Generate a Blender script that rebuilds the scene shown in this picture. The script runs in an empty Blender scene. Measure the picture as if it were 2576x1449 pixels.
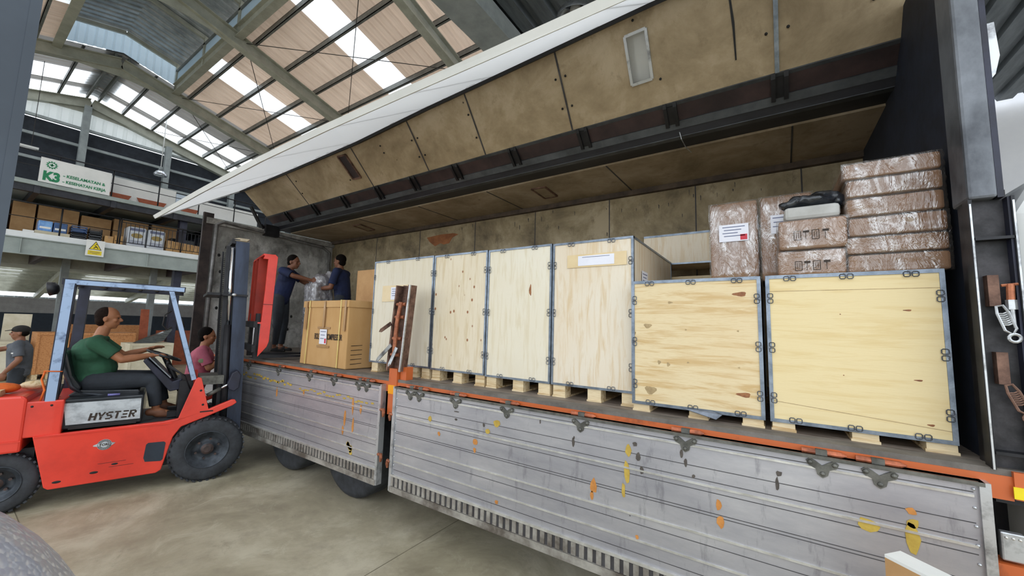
import bpy, math, random
from mathutils import Vector as V, Matrix, Quaternion
random.seed(7)
S = bpy.context.scene
COL = S.collection
R = math.radians

# ------------------------------------------------------------------ camera, sky, exposure
EYE = 1.82
cam = bpy.data.objects.new('camera', bpy.data.cameras.new('camera'))
COL.objects.link(cam)
S.camera = cam
cam.data.sensor_width = 36
cam.data.lens = 36 * 971.64 / 2576
cam.data.clip_end = 200
ax = V((0.83169642, 0.55456523, 0.0271749))      # image right, in world axes
ay = V((-0.0328001, 0.09793132, -0.99465251))    # image down
az = V((-0.55426097, 0.82635759, 0.09963892))    # view direction
mw = Matrix((ax, -ay, -az)).transposed().to_4x4()
mw.translation = (0, 0, EYE)
cam.matrix_world = mw

W = bpy.data.worlds.new('sky'); S.world = W; W.use_nodes = True
nt = W.node_tree
bg = nt.nodes['Background']
bg.inputs[0].default_value = (0.86, 0.93, 1.0, 1)
bg.inputs[1].default_value = 3.3
S.view_settings.view_transform = 'Standard'
S.view_settings.look = 'None'
S.view_settings.gamma = 1
S.view_settings.use_curve_mapping = False
S.view_settings.exposure = -0.42
S.cycles.max_bounces = 8
S.cycles.diffuse_bounces = 4

# ------------------------------------------------------------------ materials
def lin(h):
    if isinstance(h, (tuple, list)): return tuple(h[:3]) + (1,)
    h = h.lstrip('#')
    o = []
    for i in (0, 2, 4):
        x = int(h[i:i + 2], 16) / 255
        o.append(x / 12.92 if x <= .04045 else ((x + .055) / 1.055) ** 2.4)
    return tuple(o) + (1,)

class NT:
    def __init__(s, name):
        s.m = bpy.data.materials.new(name); s.m.use_nodes = True
        s.t = s.m.node_tree; s.t.nodes.clear()
        s.out = s.t.nodes.new('ShaderNodeOutputMaterial')
        tc = s.t.nodes.new('ShaderNodeTexCoord')
        oi = s.t.nodes.new('ShaderNodeObjectInfo')
        ad = s.t.nodes.new('ShaderNodeVectorMath'); ad.operation = 'ADD'
        mu = s.t.nodes.new('ShaderNodeMath'); mu.operation = 'MULTIPLY'; mu.inputs[1].default_value = 37
        s.t.links.new(oi.outputs['Random'], mu.inputs[0])
        s.t.links.new(tc.outputs['Object'], ad.inputs[0]); s.t.links.new(mu.outputs[0], ad.inputs[1])
        s.co = ad.outputs[0]; s.raw = tc.outputs['Object']
    def map(s, sc, co=None):
        n = s.t.nodes.new('ShaderNodeMapping'); n.inputs['Scale'].default_value = sc
        s.t.links.new(co or s.co, n.inputs[0]); return n.outputs[0]
    def noise(s, scale, detail=4, rough=.6, sc=None, dist=0, co=None):
        n = s.t.nodes.new('ShaderNodeTexNoise')
        n.inputs['Scale'].default_value = scale; n.inputs['Detail'].default_value = detail
        n.inputs['Roughness'].default_value = rough; n.inputs['Distortion'].default_value = dist
        s.t.links.new(s.map(sc, co) if sc else (co or s.co), n.inputs['Vector'])
        return n.outputs['Fac']
    def ramp(s, fac, stops):
        n = s.t.nodes.new('ShaderNodeValToRGB'); e = n.color_ramp.elements
        while len(e) < len(stops): e.new(.5)
        for k, (p, c) in enumerate(stops):
            e[k].position = p; e[k].color = lin(c) if not isinstance(c, (int, float)) else (c, c, c, 1)
        s.t.links.new(fac, n.inputs[0]); return n.outputs[0]
    def mix(s, fac, a, b, mode='MIX'):
        n = s.t.nodes.new('ShaderNodeMix'); n.data_type = 'RGBA'; n.blend_type = mode
        for k, x in ((0, fac), (6, a), (7, b)):
            if isinstance(x, bpy.types.NodeSocket): s.t.links.new(x, n.inputs[k])
            elif k == 0: n.inputs[0].default_value = x
            else: n.inputs[k].default_value = lin(x)
        return n.outputs[2]
    def vor(s, scale, sc=None):
        n = s.t.nodes.new('ShaderNodeTexVoronoi'); n.inputs['Scale'].default_value = scale
        s.t.links.new(s.map(sc) if sc else s.co, n.inputs['Vector']); return n.outputs['Distance']
    def bsdf(s, color, rough=.6, metal=0, bump=None, bs=.2, bd=.01, coat=0, spec=.5, **kw):
        n = s.t.nodes.new('ShaderNodeBsdfPrincipled')
        for k, x in (('Base Color', color), ('Roughness', rough), ('Metallic', metal)):
            if isinstance(x, bpy.types.NodeSocket): s.t.links.new(x, n.inputs[k])
            else: n.inputs[k].default_value = lin(x) if k == 'Base Color' else x
        n.inputs['Specular IOR Level'].default_value = spec
        n.inputs['Coat Weight'].default_value = coat
        for k, x in kw.items(): n.inputs[k.replace('_', ' ')].default_value = x
        if bump is not None:
            b = s.t.nodes.new('ShaderNodeBump'); b.inputs['Strength'].default_value = bs; b.inputs['Distance'].default_value = bd
            s.t.links.new(bump, b.inputs['Height']); s.t.links.new(b.outputs[0], n.inputs['Normal'])
        s.t.links.new(n.outputs[0], s.out.inputs[0]); return n

MC = {}
def mat(name, c1, c2=None, rough=.6, metal=0, scale=6, sc=None, bs=.15, lo=.35, hi=.65, spec=.5, coat=0, fine=0):
    """two-tone noise material"""
    if name in MC: return MC[name]
    n = NT(name)
    f = n.noise(scale, 6, .65, sc)
    col = n.ramp(f, [(lo, c2 or c1), (hi, c1)])
    n.bsdf(col, rough, metal, bump=f, bs=bs, spec=spec, coat=coat)
    MC[name] = n.m; return n.m

def ply(name, light, dark, knot='#7a4a25', axis='z', knots=0.0, grain=1.0, broad='#b9a27c', bamt=.4, vs_=3.5):
    n = NT(name)
    sc = (9, 9, .9) if axis == 'z' else (.8, 9, 9)
    g = n.noise(3.2, 6, .6, sc, dist=.6)
    col = n.ramp(g, [(.36, dark), (.52, light), (.7, light)])
    g2 = n.noise(1.3, 3, .5)
    col = n.mix(n.ramp(g2, [(.42, 0), (.66, bamt)]), col, broad)
    fine = n.noise(22, 3, .6, sc)
    col = n.mix(n.ramp(fine, [(.35, grain * .35), (.5, 0.0)]), col, dark)
    if knots:
        v = n.vor(vs_, (1, 1, .75) if axis == 'z' else (.7, 1, 1))
        col = n.mix(n.ramp(v, [(0.03 * knots, 1.0), (.055 * knots, 0.0)]), col, knot)
    n.bsdf(col, .55, 0, bump=fine, bs=.08, spec=.35)
    return n.m

m_crate = [ply('crate_ply_pale', '#ddd4c1', '#d2c6ac', axis='z', grain=.25, broad='#cfc2a6'),
           ply('crate_ply_knotty', '#ded2bb', '#cdbb9a', knot='#8f5a36', axis='z', knots=2.6, vs_=11, grain=.45, broad='#d2c09f'),
           ply('crate_ply_smooth', '#e2dac7', '#d8ccb2', axis='z', grain=.2, broad='#d6c8aa'),
           ply('crate_ply_rosy', '#e0d5c2', '#d3bd9b', axis='z', grain=.3, broad='#d8bf9b'),
           ply('crate_ply_pine', '#dcc8a0', '#c6a673', knot='#7b4c30', axis='x', knots=1.4, grain=.8, broad='#d8c094', bamt=.3),
           ply('crate_ply_yellow', '#e0cc9d', '#d8c08c', axis='x', grain=.2, broad='#dac493', bamt=.4)]
m_block = ply('pallet_block_wood', '#e3cfa9', '#b6925f', axis='x', grain=1)
m_boardwood = ply('brown_board', '#c98f5c', '#a86c3d', axis='x', grain=.6, broad='#b97d4b')
m_deckwood = ply('deck_boards', '#8c8177', '#55493f', axis='x', grain=1.4, broad='#6c6259')
m_whiteboard = mat('pale_crate_board', '#dcd5c0', '#c3b99c', .7, scale=2)

def dirty(name, a, b, c, spots='#2b211a', sp=.45):
    n = NT(name)
    f = n.noise(1.6, 8, .68, dist=.3)
    col = n.ramp(f, [(.3, c), (.5, b), (.62, a)])
    g = n.noise(9, 5, .7, (1, 1, .5))
    col = n.mix(n.ramp(g, [(.30, .55), (.44, 0.0)]), col, c)
    v = n.vor(2.2)
    col = n.mix(n.ramp(v, [(.018, .9), (.03, 0.0)]), col, spots)
    n.bsdf(col, .62, 0, bump=g, bs=.12, spec=.3)
    return n.m
m_lining = dirty('wing_lining_plywood', '#c3b195', '#b19e80', '#8d7b60')
m_ceil = dirty('box_ceiling_plywood', '#b0a08a', '#9f8e76', '#7a6b55')
m_rearwall = dirty('box_wall_plywood', '#b5a588', '#9a8a6c', '#5f5340')
m_endwall = dirty('scuffed_grey_wall', '#c9c7c2', '#9c9a95', '#4a4845', spots='#15120f')
m_darkwall = mat('dark_navy_board', '#232a3a', '#141823', .7)

m_edge = mat('galvanised_edge', '#8b949f', '#68717c', .35, .75, scale=14)
m_edge2 = mat('galvanised_clip', '#7d838c', '#5b6068', .4, .7, scale=14)
m_alu = NT('scuffed_aluminium')
_f = m_alu.noise(2.0, 7, .7, (.6, 1, 2.2)); _g = m_alu.noise(11, 5, .7, (1.5, 1, .35))
_c = m_alu.ramp(_f, [(.3, '#9b9aa0'), (.55, '#b3b1b4'), (.75, '#c6c4c4')])
_c = m_alu.mix(m_alu.ramp(_g, [(.30, .5), (.42, 0.0)]), _c, '#77757a')
_b = m_alu.vor(5)
_c = m_alu.mix(m_alu.ramp(_b, [(.012, .8), (.03, 0.0)]), _c, '#4a4642')
m_alu.bsdf(_c, .42, .55, bump=_g, bs=.08)
m_alu = m_alu.m
m_aludirt = mat('dirty_aluminium_edge', '#b8b4ac', '#6a625a', .5, .5, scale=5)
m_alubright = mat('bright_bead', '#dcdad4', '#b8b5ae', .35, .6, scale=10)
m_groove = mat('dark_groove', '#4c4a4b', '#383536', .7)
m_black = mat('black_steel', '#26262a', '#17171a', .45, .3, scale=8)
m_blackrub = mat('black_seal_rubber', '#1a1a1c', '#101011', .6)
m_beam = mat('box_beam_dark', '#34353b', '#1d1d22', .5, .3, scale=4, sc=(.3, 1, 1))
m_maroon = mat('dark_primer', '#4c3b3b', '#2f2628', .6, .1, scale=3)
m_greyrail = mat('grey_rail_paint', '#5c6064', '#404347', .5, .3, scale=4)
m_rust = mat('rusty_steel', '#8a6a5a', '#3f2a22', .7, .3, scale=9, bs=.4)
m_orange = mat('orange_paint', '#c05f2c', '#7c3d1f', .45, 0, scale=4, lo=.28, hi=.45, coat=.2)
m_orangerod = mat('orange_hinge_pin', '#c8724f', '#7d4630', .45, .3, scale=20)
m_hinge = mat('zinc_hinge_plate', '#77766f', '#53524d', .5, .6, scale=15)
m_copper = mat('copper_latch', '#b5714f', '#7a4632', .5, .4, scale=20)
m_steelw = mat('worn_silver_steel', '#c4c6c8', '#6f6f70', .35, .7, scale=8, lo=.3, hi=.5)
m_post = mat('smudged_dark_post', '#7c8086', '#3a3c42', .5, .35, scale=3, sc=(1, 1, .6))
m_whitegloss = mat('white_gloss_panel', '#f4f5f3', '#eceeec', .2, 0, scale=1, bs=.03, coat=.5)
m_white = mat('white_paint', '#e9e9e6', '#dedfdc', .6, scale=2, bs=.05)
m_whitewall = mat('pale_wall_plaster', '#e6e6ea', '#dcdce2', .8, scale=1, bs=.05)
m_steelg = mat('grey_green_steel', '#aeaea0', '#979789', .5, .1, scale=3, bs=.05)
m_steelgrey = mat('light_steel_paint', '#a3a9a8', '#8d9392', .55, .1, scale=3, bs=.05)
m_purlin = mat('purlin_steel', '#7e807c', '#676864', .5, .3, scale=4, bs=.05)
m_slabedge = mat('white_slab_edge', '#eceeed', '#dfe2e1', .6, scale=2, bs=.05)
m_mezzgrey = mat('slab_edge_grey', '#a4ada9', '#919a96', .6, scale=2, bs=.05)
m_slab = mat('concrete_soffit', '#a39b94', '#8b837b', .8, scale=2)
m_galv = mat('galvanised_cladding', '#b4babd', '#8e9599', .4, .5, scale=3, bs=.05)
m_deckmetal = mat('dull_metal_decking', '#70767a', '#565c60', .45, .5, scale=3, sc=(3, .5, 1), bs=.05)
m_louvre = mat('dark_shade_net', '#343840', '#282b31', .9, scale=4)
m_navyband = mat('navy_wall_paint', '#2d3742', '#262e38', .7)
m_greyband = mat('grey_wall_paint', '#a6a4a2', '#979593', .8)
m_red = mat('forklift_red_paint', '#e8402e', '#cf3425', .35, 0, scale=1.6, bs=.03, coat=.4, lo=.3, hi=.5)
m_redbar = mat('red_enamel', '#f0402c', '#d83222', .4, 0, scale=3, coat=.2)
m_redshade = mat('shaded_red_enamel', '#c43a24', '#a12c1a', .5, 0, scale=3)  # same red as the end plate, with shading put into the colour
m_navy = mat('navy_mast_steel', '#3a4356', '#242a37', .4, .4, scale=4, sc=(2, 2, .4))
m_guard = mat('worn_blue_grey_paint', '#9fb4d2', '#5f6f8c', .4, .3, scale=9, lo=.3, hi=.48)
m_guarddark = mat('dark_navy_paint', '#2a2c40', '#1a1b28', .45, .1, scale=6)
m_chrome = mat('chrome_rod', '#e2e6ea', '#c8ccd2', .12, 1, scale=2, bs=0)
m_tyre = mat('tyre_rubber', '#3a3d42', '#26282b', .75, 0, scale=9, bs=.3)
m_rim = mat('dusty_dark_rim', '#4f555c', '#30343a', .5, .4, scale=9)
m_hub = mat('rusty_hub', '#5c4a45', '#35302f', .6, .3, scale=14)
m_vinyl = mat('black_vinyl', '#23282e', '#181b1f', .35, 0, scale=4, coat=.3)
m_silver = mat('brushed_silver_plate', '#d5dbe0', '#93999f', .35, .5, scale=3, sc=(1, 2, 3), lo=.3, hi=.55)
m_dash = mat('scratched_dash', '#a3a9ae', '#5c6268', .4, .4, scale=8)
m_skin = mat('tan_skin', '#a9714f', '#986142', .55, 0, scale=5, bs=.03)
m_skind = mat('brown_skin', '#8a5a40', '#794c35', .55, 0, scale=5, bs=.03)
m_hair = mat('black_hair', '#17110e', '#0c0908', .8, 0, scale=60, bs=.3, spec=.1)
m_hairb = mat('dark_brown_hair', '#2a1c16', '#17100d', .8, 0, scale=60, bs=.3, spec=.1)
m_eye = mat('eye_dark', '#17100c', None, .2)
m_green = mat('green_shirt_cloth', '#2f5f45', '#244b36', .85, 0, scale=5, bs=.35)
m_dgrey = mat('charcoal_cloth', '#363b42', '#2a2e34', .9, 0, scale=5, bs=.35)
m_grey = mat('grey_shirt_cloth', '#575b62', '#464a50', .9, 0, scale=5, bs=.35)
m_pink = mat('dusty_pink_cloth', '#c56a7c', '#a95567', .85, 0, scale=5, bs=.35)
m_blue = mat('navy_blue_cloth', '#202c52', '#18213f', .85, 0, scale=5, bs=.35)
m_patch = mat('olive_patch', '#8d9a72', None, .9)
m_capm = mat('black_cap_cloth', '#25221f', '#1b1917', .9)
m_card = mat('cardboard', '#c9a271', '#bb925f', .75, 0, scale=2.5, sc=(1, 1, .5), bs=.05, spec=.2)
m_cardd = mat('brown_cardboard', '#926c4e', '#7c5a3e', .7, 0, scale=3, bs=.05, spec=.3)
m_cardl = mat('light_cardboard', '#c39a6a', '#ad8355', .75, 0, scale=3, bs=.05)
m_tape = mat('brown_packing_tape', '#b08a5c', '#a37c4f', .3, 0, scale=6, coat=.3)
m_strap = mat('yellow_strap', '#e3cf86', '#d2bc6c', .35, 0, scale=10)
m_paper = mat('white_paper', '#e6e6ee', '#dddde6', .6, bs=0)
m_ink = mat('grey_blue_ink', '#6f7590', None, .7)
m_blackink = mat('black_ink', '#33281f', None, .7)
m_redink = mat('red_ink', '#c83545', None, .6)
m_greenink = mat('green_sign_paint', '#1f8b5c', '#167349', .6)
m_yellow = mat('yellow_sign_paint', '#ecd617', '#dcc510', .5)
m_reflect = mat('amber_reflector', '#f3a51a', '#e59412', .25, coat=.6)
m_yscrap = mat('old_yellow_tape', '#c2a548', '#a98b38', .6, scale=20)
m_oscrap = mat('old_orange_tape', '#cc8a44', '#b07234', .6, scale=20)
m_dscrap = mat('tar_smear', '#5a524b', '#403a35', .7, scale=30)
m_glassc = mat('cab_window_dark', '#3a4650', '#2c363e', .1, coat=.5)
m_patchrust = mat('bare_brown_primer', '#a3673a', '#7f4b26', .7)
m_bag = mat('dark_bin_liner', '#20262e', '#14181d', .25, 0, scale=9, bs=.6, coat=.5)
m_foam = mat('white_foam', '#b9b8b4', '#a3a19c', .6)
m_blueplastic = mat('blue_shrink_pack', '#4f86cf', '#7fb2e6', .3, scale=8, coat=.4)
m_bluedark = mat('deep_blue_pack', '#2b4a78', '#3c5f92', .4, scale=8)
m_sackw = mat('white_printed_sack', '#d9dde2', '#c3c8cf', .5, scale=3, bs=.3)
m_gold = mat('golden_print', '#a08a52', None, .6)
m_orangebag = mat('orange_rag', '#e8702a', '#c95a1c', .7, scale=8, bs=.5)
m_brownpanel = mat('red_brown_board', '#a5583a', '#8c472d', .7)
m_cable = mat('dark_cable', '#35322f', None, .7)

def filmmat(name, tint, amt=.35, tr=.65):
    n = NT(name)
    f = n.noise(7, 5, .7, (1, 1, .45), dist=1.2)
    b = n.t.nodes.new('ShaderNodeBump'); b.inputs['Strength'].default_value = .9; b.inputs['Distance'].default_value = .03
    n.t.links.new(f, b.inputs['Height'])
    g = n.t.nodes.new('ShaderNodeBsdfGlossy'); g.inputs['Roughness'].default_value = .12; g.inputs[0].default_value = (1, 1, 1, 1)
    n.t.links.new(b.outputs[0], g.inputs['Normal'])
    t = n.t.nodes.new('ShaderNodeBsdfTransparent'); t.inputs[0].default_value = (.97, .97, .97, 1)
    d = n.t.nodes.new('ShaderNodeBsdfDiffuse'); d.inputs[0].default_value = lin(tint)
    m1 = n.t.nodes.new('ShaderNodeMixShader'); m1.inputs[0].default_value = 1 - tr
    m2 = n.t.nodes.new('ShaderNodeMixShader')
    n.t.links.new(t.outputs[0], m1.inputs[1]); n.t.links.new(d.outputs[0], m1.inputs[2])
    h = n.noise(4, 6, .75, (1.5, 1.5, .6), dist=2)
    r = n.ramp(h, [(.47, amt * .25), (.62, amt)])
    n.t.links.new(r, m2.inputs[0])
    n.t.links.new(m1.outputs[0], m2.inputs[1]); n.t.links.new(g.outputs[0], m2.inputs[2])
    n.t.links.new(m2.outputs[0], n.out.inputs[0])
    return n.m
m_film = filmmat('stretch_film', '#c0b6ae', .30, .93)
m_filmbag = filmmat('clear_plastic_bag', '#b0acb0', .5, .35)

# translucent roofing
def translucent(name, color, tcol, f, rough=.5):
    n = NT(name)
    g = n.noise(1.2, 5, .6, (.5, .15, 1)); col = n.ramp(g, [(.35, color[1]), (.65, color[0])])
    d = n.t.nodes.new('ShaderNodeBsdfDiffuse'); n.t.links.new(col, d.inputs[0])
    t = n.t.nodes.new('ShaderNodeBsdfTranslucent'); t.inputs[0].default_value = lin(tcol)
    m1 = n.t.nodes.new('ShaderNodeMixShader'); m1.inputs[0].default_value = f
    gl = n.t.nodes.new('ShaderNodeBsdfGlossy'); gl.inputs['Roughness'].default_value = .35
    m2 = n.t.nodes.new('ShaderNodeMixShader'); m2.inputs[0].default_value = .12
    n.t.links.new(d.outputs[0], m1.inputs[1]); n.t.links.new(t.outputs[0], m1.inputs[2])
    n.t.links.new(m1.outputs[0], m2.inputs[1]); n.t.links.new(gl.outputs[0], m2.inputs[2])
    n.t.links.new(m2.outputs[0], n.out.inputs[0]); return n.m
def roofmat(name, ca, cb, tcol, f, foil):
    n = NT(name)
    g = n.noise(1.0, 7, .75, (3.2, .18, 1), dist=.2); g2 = n.noise(.35, 3, .5, (1, .6, 1))
    col = n.ramp(g, [(.25, cb), (.72, ca)]); col = n.mix(n.ramp(g2, [(.4, 0.0), (.65, .6)]), col, cb)
    bp_ = n.t.nodes.new('ShaderNodeBump'); bp_.inputs['Strength'].default_value = .5; bp_.inputs['Distance'].default_value = .05
    n.t.links.new(g, bp_.inputs['Height'])
    d = n.t.nodes.new('ShaderNodeBsdfDiffuse'); n.t.links.new(col, d.inputs[0])
    t = n.t.nodes.new('ShaderNodeBsdfTranslucent'); tm = n.mix(1.0, col, tcol, 'MULTIPLY'); n.t.links.new(tm, t.inputs[0])
    m1 = n.t.nodes.new('ShaderNodeMixShader'); m1.inputs[0].default_value = f
    gl = n.t.nodes.new('ShaderNodeBsdfGlossy'); gl.inputs['Roughness'].default_value = .28; n.t.links.new(col, gl.inputs[0]); n.t.links.new(bp_.outputs[0], gl.inputs['Normal'])
    m2 = n.t.nodes.new('ShaderNodeMixShader'); m2.inputs[0].default_value = foil
    n.t.links.new(d.outputs[0], m1.inputs[1]); n.t.links.new(t.outputs[0], m1.inputs[2])
    n.t.links.new(m1.outputs[0], m2.inputs[1]); n.t.links.new(gl.outputs[0], m2.inputs[2])
    n.t.links.new(m2.outputs[0], n.out.inputs[0]); return n.m
m_roof = roofmat('tan_warm_lit_roof_lining', '#dcd3ca', '#b0a69c', '#f8e2d0', .46, .2)  # tan lining; warm daylight coming through is put into its tint
m_rooff = roofmat('silver_foil_roof_lining', '#d9d9da', '#9a9896', '#efe8e0', .34, .45)
m_sky = translucent('clear_skylight_sheet', ('#f5f8fa', '#eef2f4'), '#ffffff', .9)
m_gable = translucent('white_translucent_cladding', ('#dfe3e1', '#cfd4d2'), '#eef0ec', .3)
m_pvc = translucent('bluish_translucent_sheet', ('#c9d6de', '#b4c3cd'), '#cfe2ee', .3)

def frp(name):
    n = NT(name); n.bsdf('#f2f3f1', .3, 0, coat=.3)
    pb_ = [x for x in n.t.nodes if x.type == 'BSDF_PRINCIPLED'][0]
    t = n.t.nodes.new('ShaderNodeBsdfTranslucent'); t.inputs[0].default_value = (.99, .99, .99, 1)
    m = n.t.nodes.new('ShaderNodeMixShader'); m.inputs[0].default_value = .75
    n.t.links.new(pb_.outputs[0], m.inputs[1]); n.t.links.new(t.outputs[0], m.inputs[2]); n.t.links.new(m.outputs[0], n.out.inputs[0]); return n.m
m_frp = frp('white_fibreglass_panel')
# concrete floor
n = NT('concrete_floor')
a = n.noise(.9, 8, .7, co=n.raw, dist=.4); b = n.noise(5, 6, .7, co=n.raw); c_ = n.noise(.25, 3, .5, co=n.raw)
col = n.ramp(a, [(.34, '#80785f'), (.5, '#aca388'), (.62, '#cdc5ac')])
col = n.mix(n.ramp(b, [(.3, .5), (.5, 0.0)]), col, '#7d7260')
col = n.mix(n.ramp(c_, [(.4, 0.0), (.6, .4)]), col, '#a79d8b')
e_ = n.noise(2.6, 10, .78, co=n.raw, dist=.8)
col = n.mix(n.ramp(e_, [(.56, 0.0), (.68, .55)]), col, '#c9c3ad'); col = n.mix(n.ramp(e_, [(.30, .6), (.42, 0.0)]), col, '#7b7460')
n.bsdf(col, n.ramp(a, [(.3, .42), (.7, .6)]), 0, bump=b, bs=.08, spec=.5)
m_floor = n.m

# ------------------------------------------------------------------ mesh helpers
WORLD = {}
class MB:
    def __init__(s): s.v = []; s.f = []; s.mi = []
    def add(s, vs, fs, mi=0):
        k = len(s.v); s.v += [tuple(x) for x in vs]; s.f += [tuple(i + k for i in f) for f in fs]; s.mi += [mi] * len(fs); return s
    def hexa(s, P, mi=0):
        return s.add(P, [(0, 3, 2, 1), (4, 5, 6, 7), (0, 1, 5, 4), (1, 2, 6, 5), (2, 3, 7, 6), (3, 0, 4, 7)], mi)
    def box(s, x0, x1, y0, y1, z0, z1, mi=0):
        return s.hexa([(x0, y0, z0), (x1, y0, z0), (x1, y1, z0), (x0, y1, z0), (x0, y0, z1), (x1, y0, z1), (x1, y1, z1), (x0, y1, z1)], mi)
    def bar(s, p, q, w, h, up=(0, 0, 1), mi=0):
        p = V(p); q = V(q); d = (q - p).normalized(); u = V(up)
        a = d.cross(u)
        if a.length < 1e-4: a = d.cross(V((1, 0, 0)))
        a.normalize(); b = a.cross(d).normalized(); a *= w / 2; b *= h / 2
        return s.hexa([p - a - b, p + a - b, p + a + b, p - a + b, q - a - b, q + a - b, q + a + b, q - a + b], mi)
    def tube(s, pts, r, n=8, mi=0, closed=False):
        P = [V(p) for p in pts]; N = len(P); k0 = len(s.v); ref = None
        rs = r if isinstance(r, (list, tuple)) else [r] * N
        for i, p in enumerate(P):
            if closed: d = (P[(i + 1) % N] - P[i - 1]).normalized()
            else: d = (P[min(i + 1, N - 1)] - P[max(i - 1, 0)]).normalized()
            if ref is None:
                ref = d.cross(V((0, 0, 1)))
                if ref.length < .05: ref = d.cross(V((1, 0, 0)))
            a = (ref - d * ref.dot(d)).normalized(); ref = a; b = d.cross(a)
            for j in range(n):
                t = 2 * math.pi * j / n; s.v.append(tuple(p + (a * math.cos(t) + b * math.sin(t)) * rs[i]))
        M_ = N if closed else N - 1
        for i in range(M_):
            i2 = (i + 1) % N
            for j in range(n):
                j2 = (j + 1) % n; s.f.append((k0 + i * n + j, k0 + i * n + j2, k0 + i2 * n + j2, k0 + i2 * n + j)); s.mi.append(mi)
        if not closed:
            s.f.append(tuple(k0 + j for j in range(n))[::-1]); s.f.append(tuple(k0 + (N - 1) * n + j for j in range(n))); s.mi += [mi, mi]
        return s
    def lathe(s, prof, c=(0, 0, 0), axis=(0, 0, 1), n=24, mi=0, caps=True):
        """prof: list of (radius, height along axis)"""
        A = V(axis).normalized(); a = A.orthogonal().normalized(); b = A.cross(a); c = V(c); k0 = len(s.v)
        for r, h in prof:
            for j in range(n):
                t = 2 * math.pi * j / n; s.v.append(tuple(c + A * h + (a * math.cos(t) + b * math.sin(t)) * max(r, 1e-5)))
        for i in range(len(prof) - 1):
            for j in range(n):
                j2 = (j + 1) % n; s.f.append((k0 + i * n + j, k0 + i * n + j2, k0 + (i + 1) * n + j2, k0 + (i + 1) * n + j)); s.mi.append(mi)
        if caps: s.f.append(tuple(k0 + j for j in range(n))[::-1]); s.f.append(tuple(k0 + (len(prof) - 1) * n + j for j in range(n))); s.mi += [mi, mi]
        return s
    def cyl(s, p, q, r, n=16, mi=0, r2=None):
        p = V(p); q = V(q); return s.lathe([(r, 0), (r2 if r2 is not None else r, (q - p).length)], p, q - p, n, mi)
    def cone(s, p, q, r1, r2, n=12, cap=True):
        """round cone from p to q"""
        p = V(p); q = V(q); L = (q - p).length; prof = []
        if cap:
            prof += [(r1 * math.cos(t), -r1 * math.sin(t)) for t in (R(88), R(60), R(30))]
        prof += [(r1, 0), (r2, L)]
        if cap:
            prof += [(r2 * math.cos(t), L + r2 * math.sin(t)) for t in (R(30), R(60), R(88))]
        if L < 1e-5: L = 1e-5
        return s.lathe(prof, p, (q - p) if (q - p).length > 1e-5 else V((0, 0, 1)), n)
    def ell(s, c, r, rot=None, n=16, m=10, mi=0):
        k0 = len(s.v); c = V(c)
        q = rot or Matrix.Identity(3)
        for i in range(m + 1):
            t = math.pi * i / m; t = min(max(t, .02), math.pi - .02)
            for j in range(n):
                p = 2 * math.pi * j / n
                s.v.append(tuple(c + q @ V((r[0] * math.sin(t) * math.cos(p), r[1] * math.sin(t) * math.sin(p), r[2] * math.cos(t)))))
        for i in range(m):
            for j in range(n):
                j2 = (j + 1) % n; s.f.append((k0 + i * n + j, k0 + (i + 1) * n + j, k0 + (i + 1) * n + j2, k0 + i * n + j2)); s.mi.append(mi)
        s.f.append(tuple(k0 + j for j in range(n))); s.f.append(tuple(k0 + m * n + j for j in range(n))[::-1]); s.mi += [mi, mi]
        return s
    def prism(s, poly, vec, mi=0):
        n = len(poly); P = [V(p) for p in poly]; vec = V(vec); k = len(s.v)
        s.v += [tuple(p) for p in P] + [tuple(p + vec) for p in P]
        s.f.append(tuple(range(k, k + n))[::-1]); s.f.append(tuple(range(k + n, k + 2 * n))); s.mi += [mi, mi]
        for i in range(n):
            j = (i + 1) % n; s.f.append((k + i, k + j, k + n + j, k + n + i)); s.mi.append(mi)
        return s
    def build(s, name, m, parent=None, smooth=False, bevel=0, wrap=None, loc=None):
        me = bpy.data.meshes.new(name)
        o = bpy.data.objects.new(name, me)
        off = V((0, 0, 0))
        if parent is not None:
            r = parent
            while r.parent: r = r.parent
            off = WORLD.get(r.name, V((0, 0, 0)))
            o.parent = parent
            if WORLD.get('L' + parent.name) is not None: off = off + WORLD['L' + parent.name]
        elif loc is not None:
            off = V(loc); o.location = off
        me.from_pydata([tuple(V(v) - off) for v in s.v], [], s.f)
        ms = m if isinstance(m, (list, tuple)) else [m]
        for x in ms: me.materials.append(x)
        me.polygons.foreach_set('material_index', s.mi)
        import bmesh
        b = bmesh.new(); b.from_mesh(me); bmesh.ops.recalc_face_normals(b, faces=b.faces); b.to_mesh(me); b.free()
        if smooth: me.polygons.foreach_set('use_smooth', [True] * len(me.polygons))
        COL.objects.link(o)
        if bevel:
            d = o.modifiers.new('bevel', 'BEVEL'); d.width = bevel; d.segments = 2; d.limit_method = 'ANGLE'
        me.update(); return o

def each(mb, name, m, parent):
    """one object per connected piece"""
    par = list(range(len(mb.v)))
    def find(a):
        while par[a] != a: par[a] = par[par[a]]; a = par[a]
        return a
    for f in mb.f:
        r0 = find(f[0])
        for i in f[1:]: par[find(i)] = r0
    G = {}
    for f in mb.f: G.setdefault(find(f[0]), []).append(f)
    out = []
    for fs in G.values():
        idx = {}; c = MB()
        for f in fs:
            for i in f:
                if i not in idx: idx[i] = len(c.v); c.v.append(mb.v[i])
            c.f.append(tuple(idx[i] for i in f)); c.mi.append(0)
        out.append(c.build(name, m, parent))
    return out
def thing(name, label, cat, loc=(0, 0, 0), rz=0, group=None, world=True):
    o = bpy.data.objects.new(name, None); COL.objects.link(o); o.location = loc; o.rotation_euler = (0, 0, rz)
    o.empty_display_size = .2
    o['label'] = label; o['category'] = cat
    if group: o['group'] = group
    if world: WORLD[o.name] = V(loc)
    return o
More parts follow.
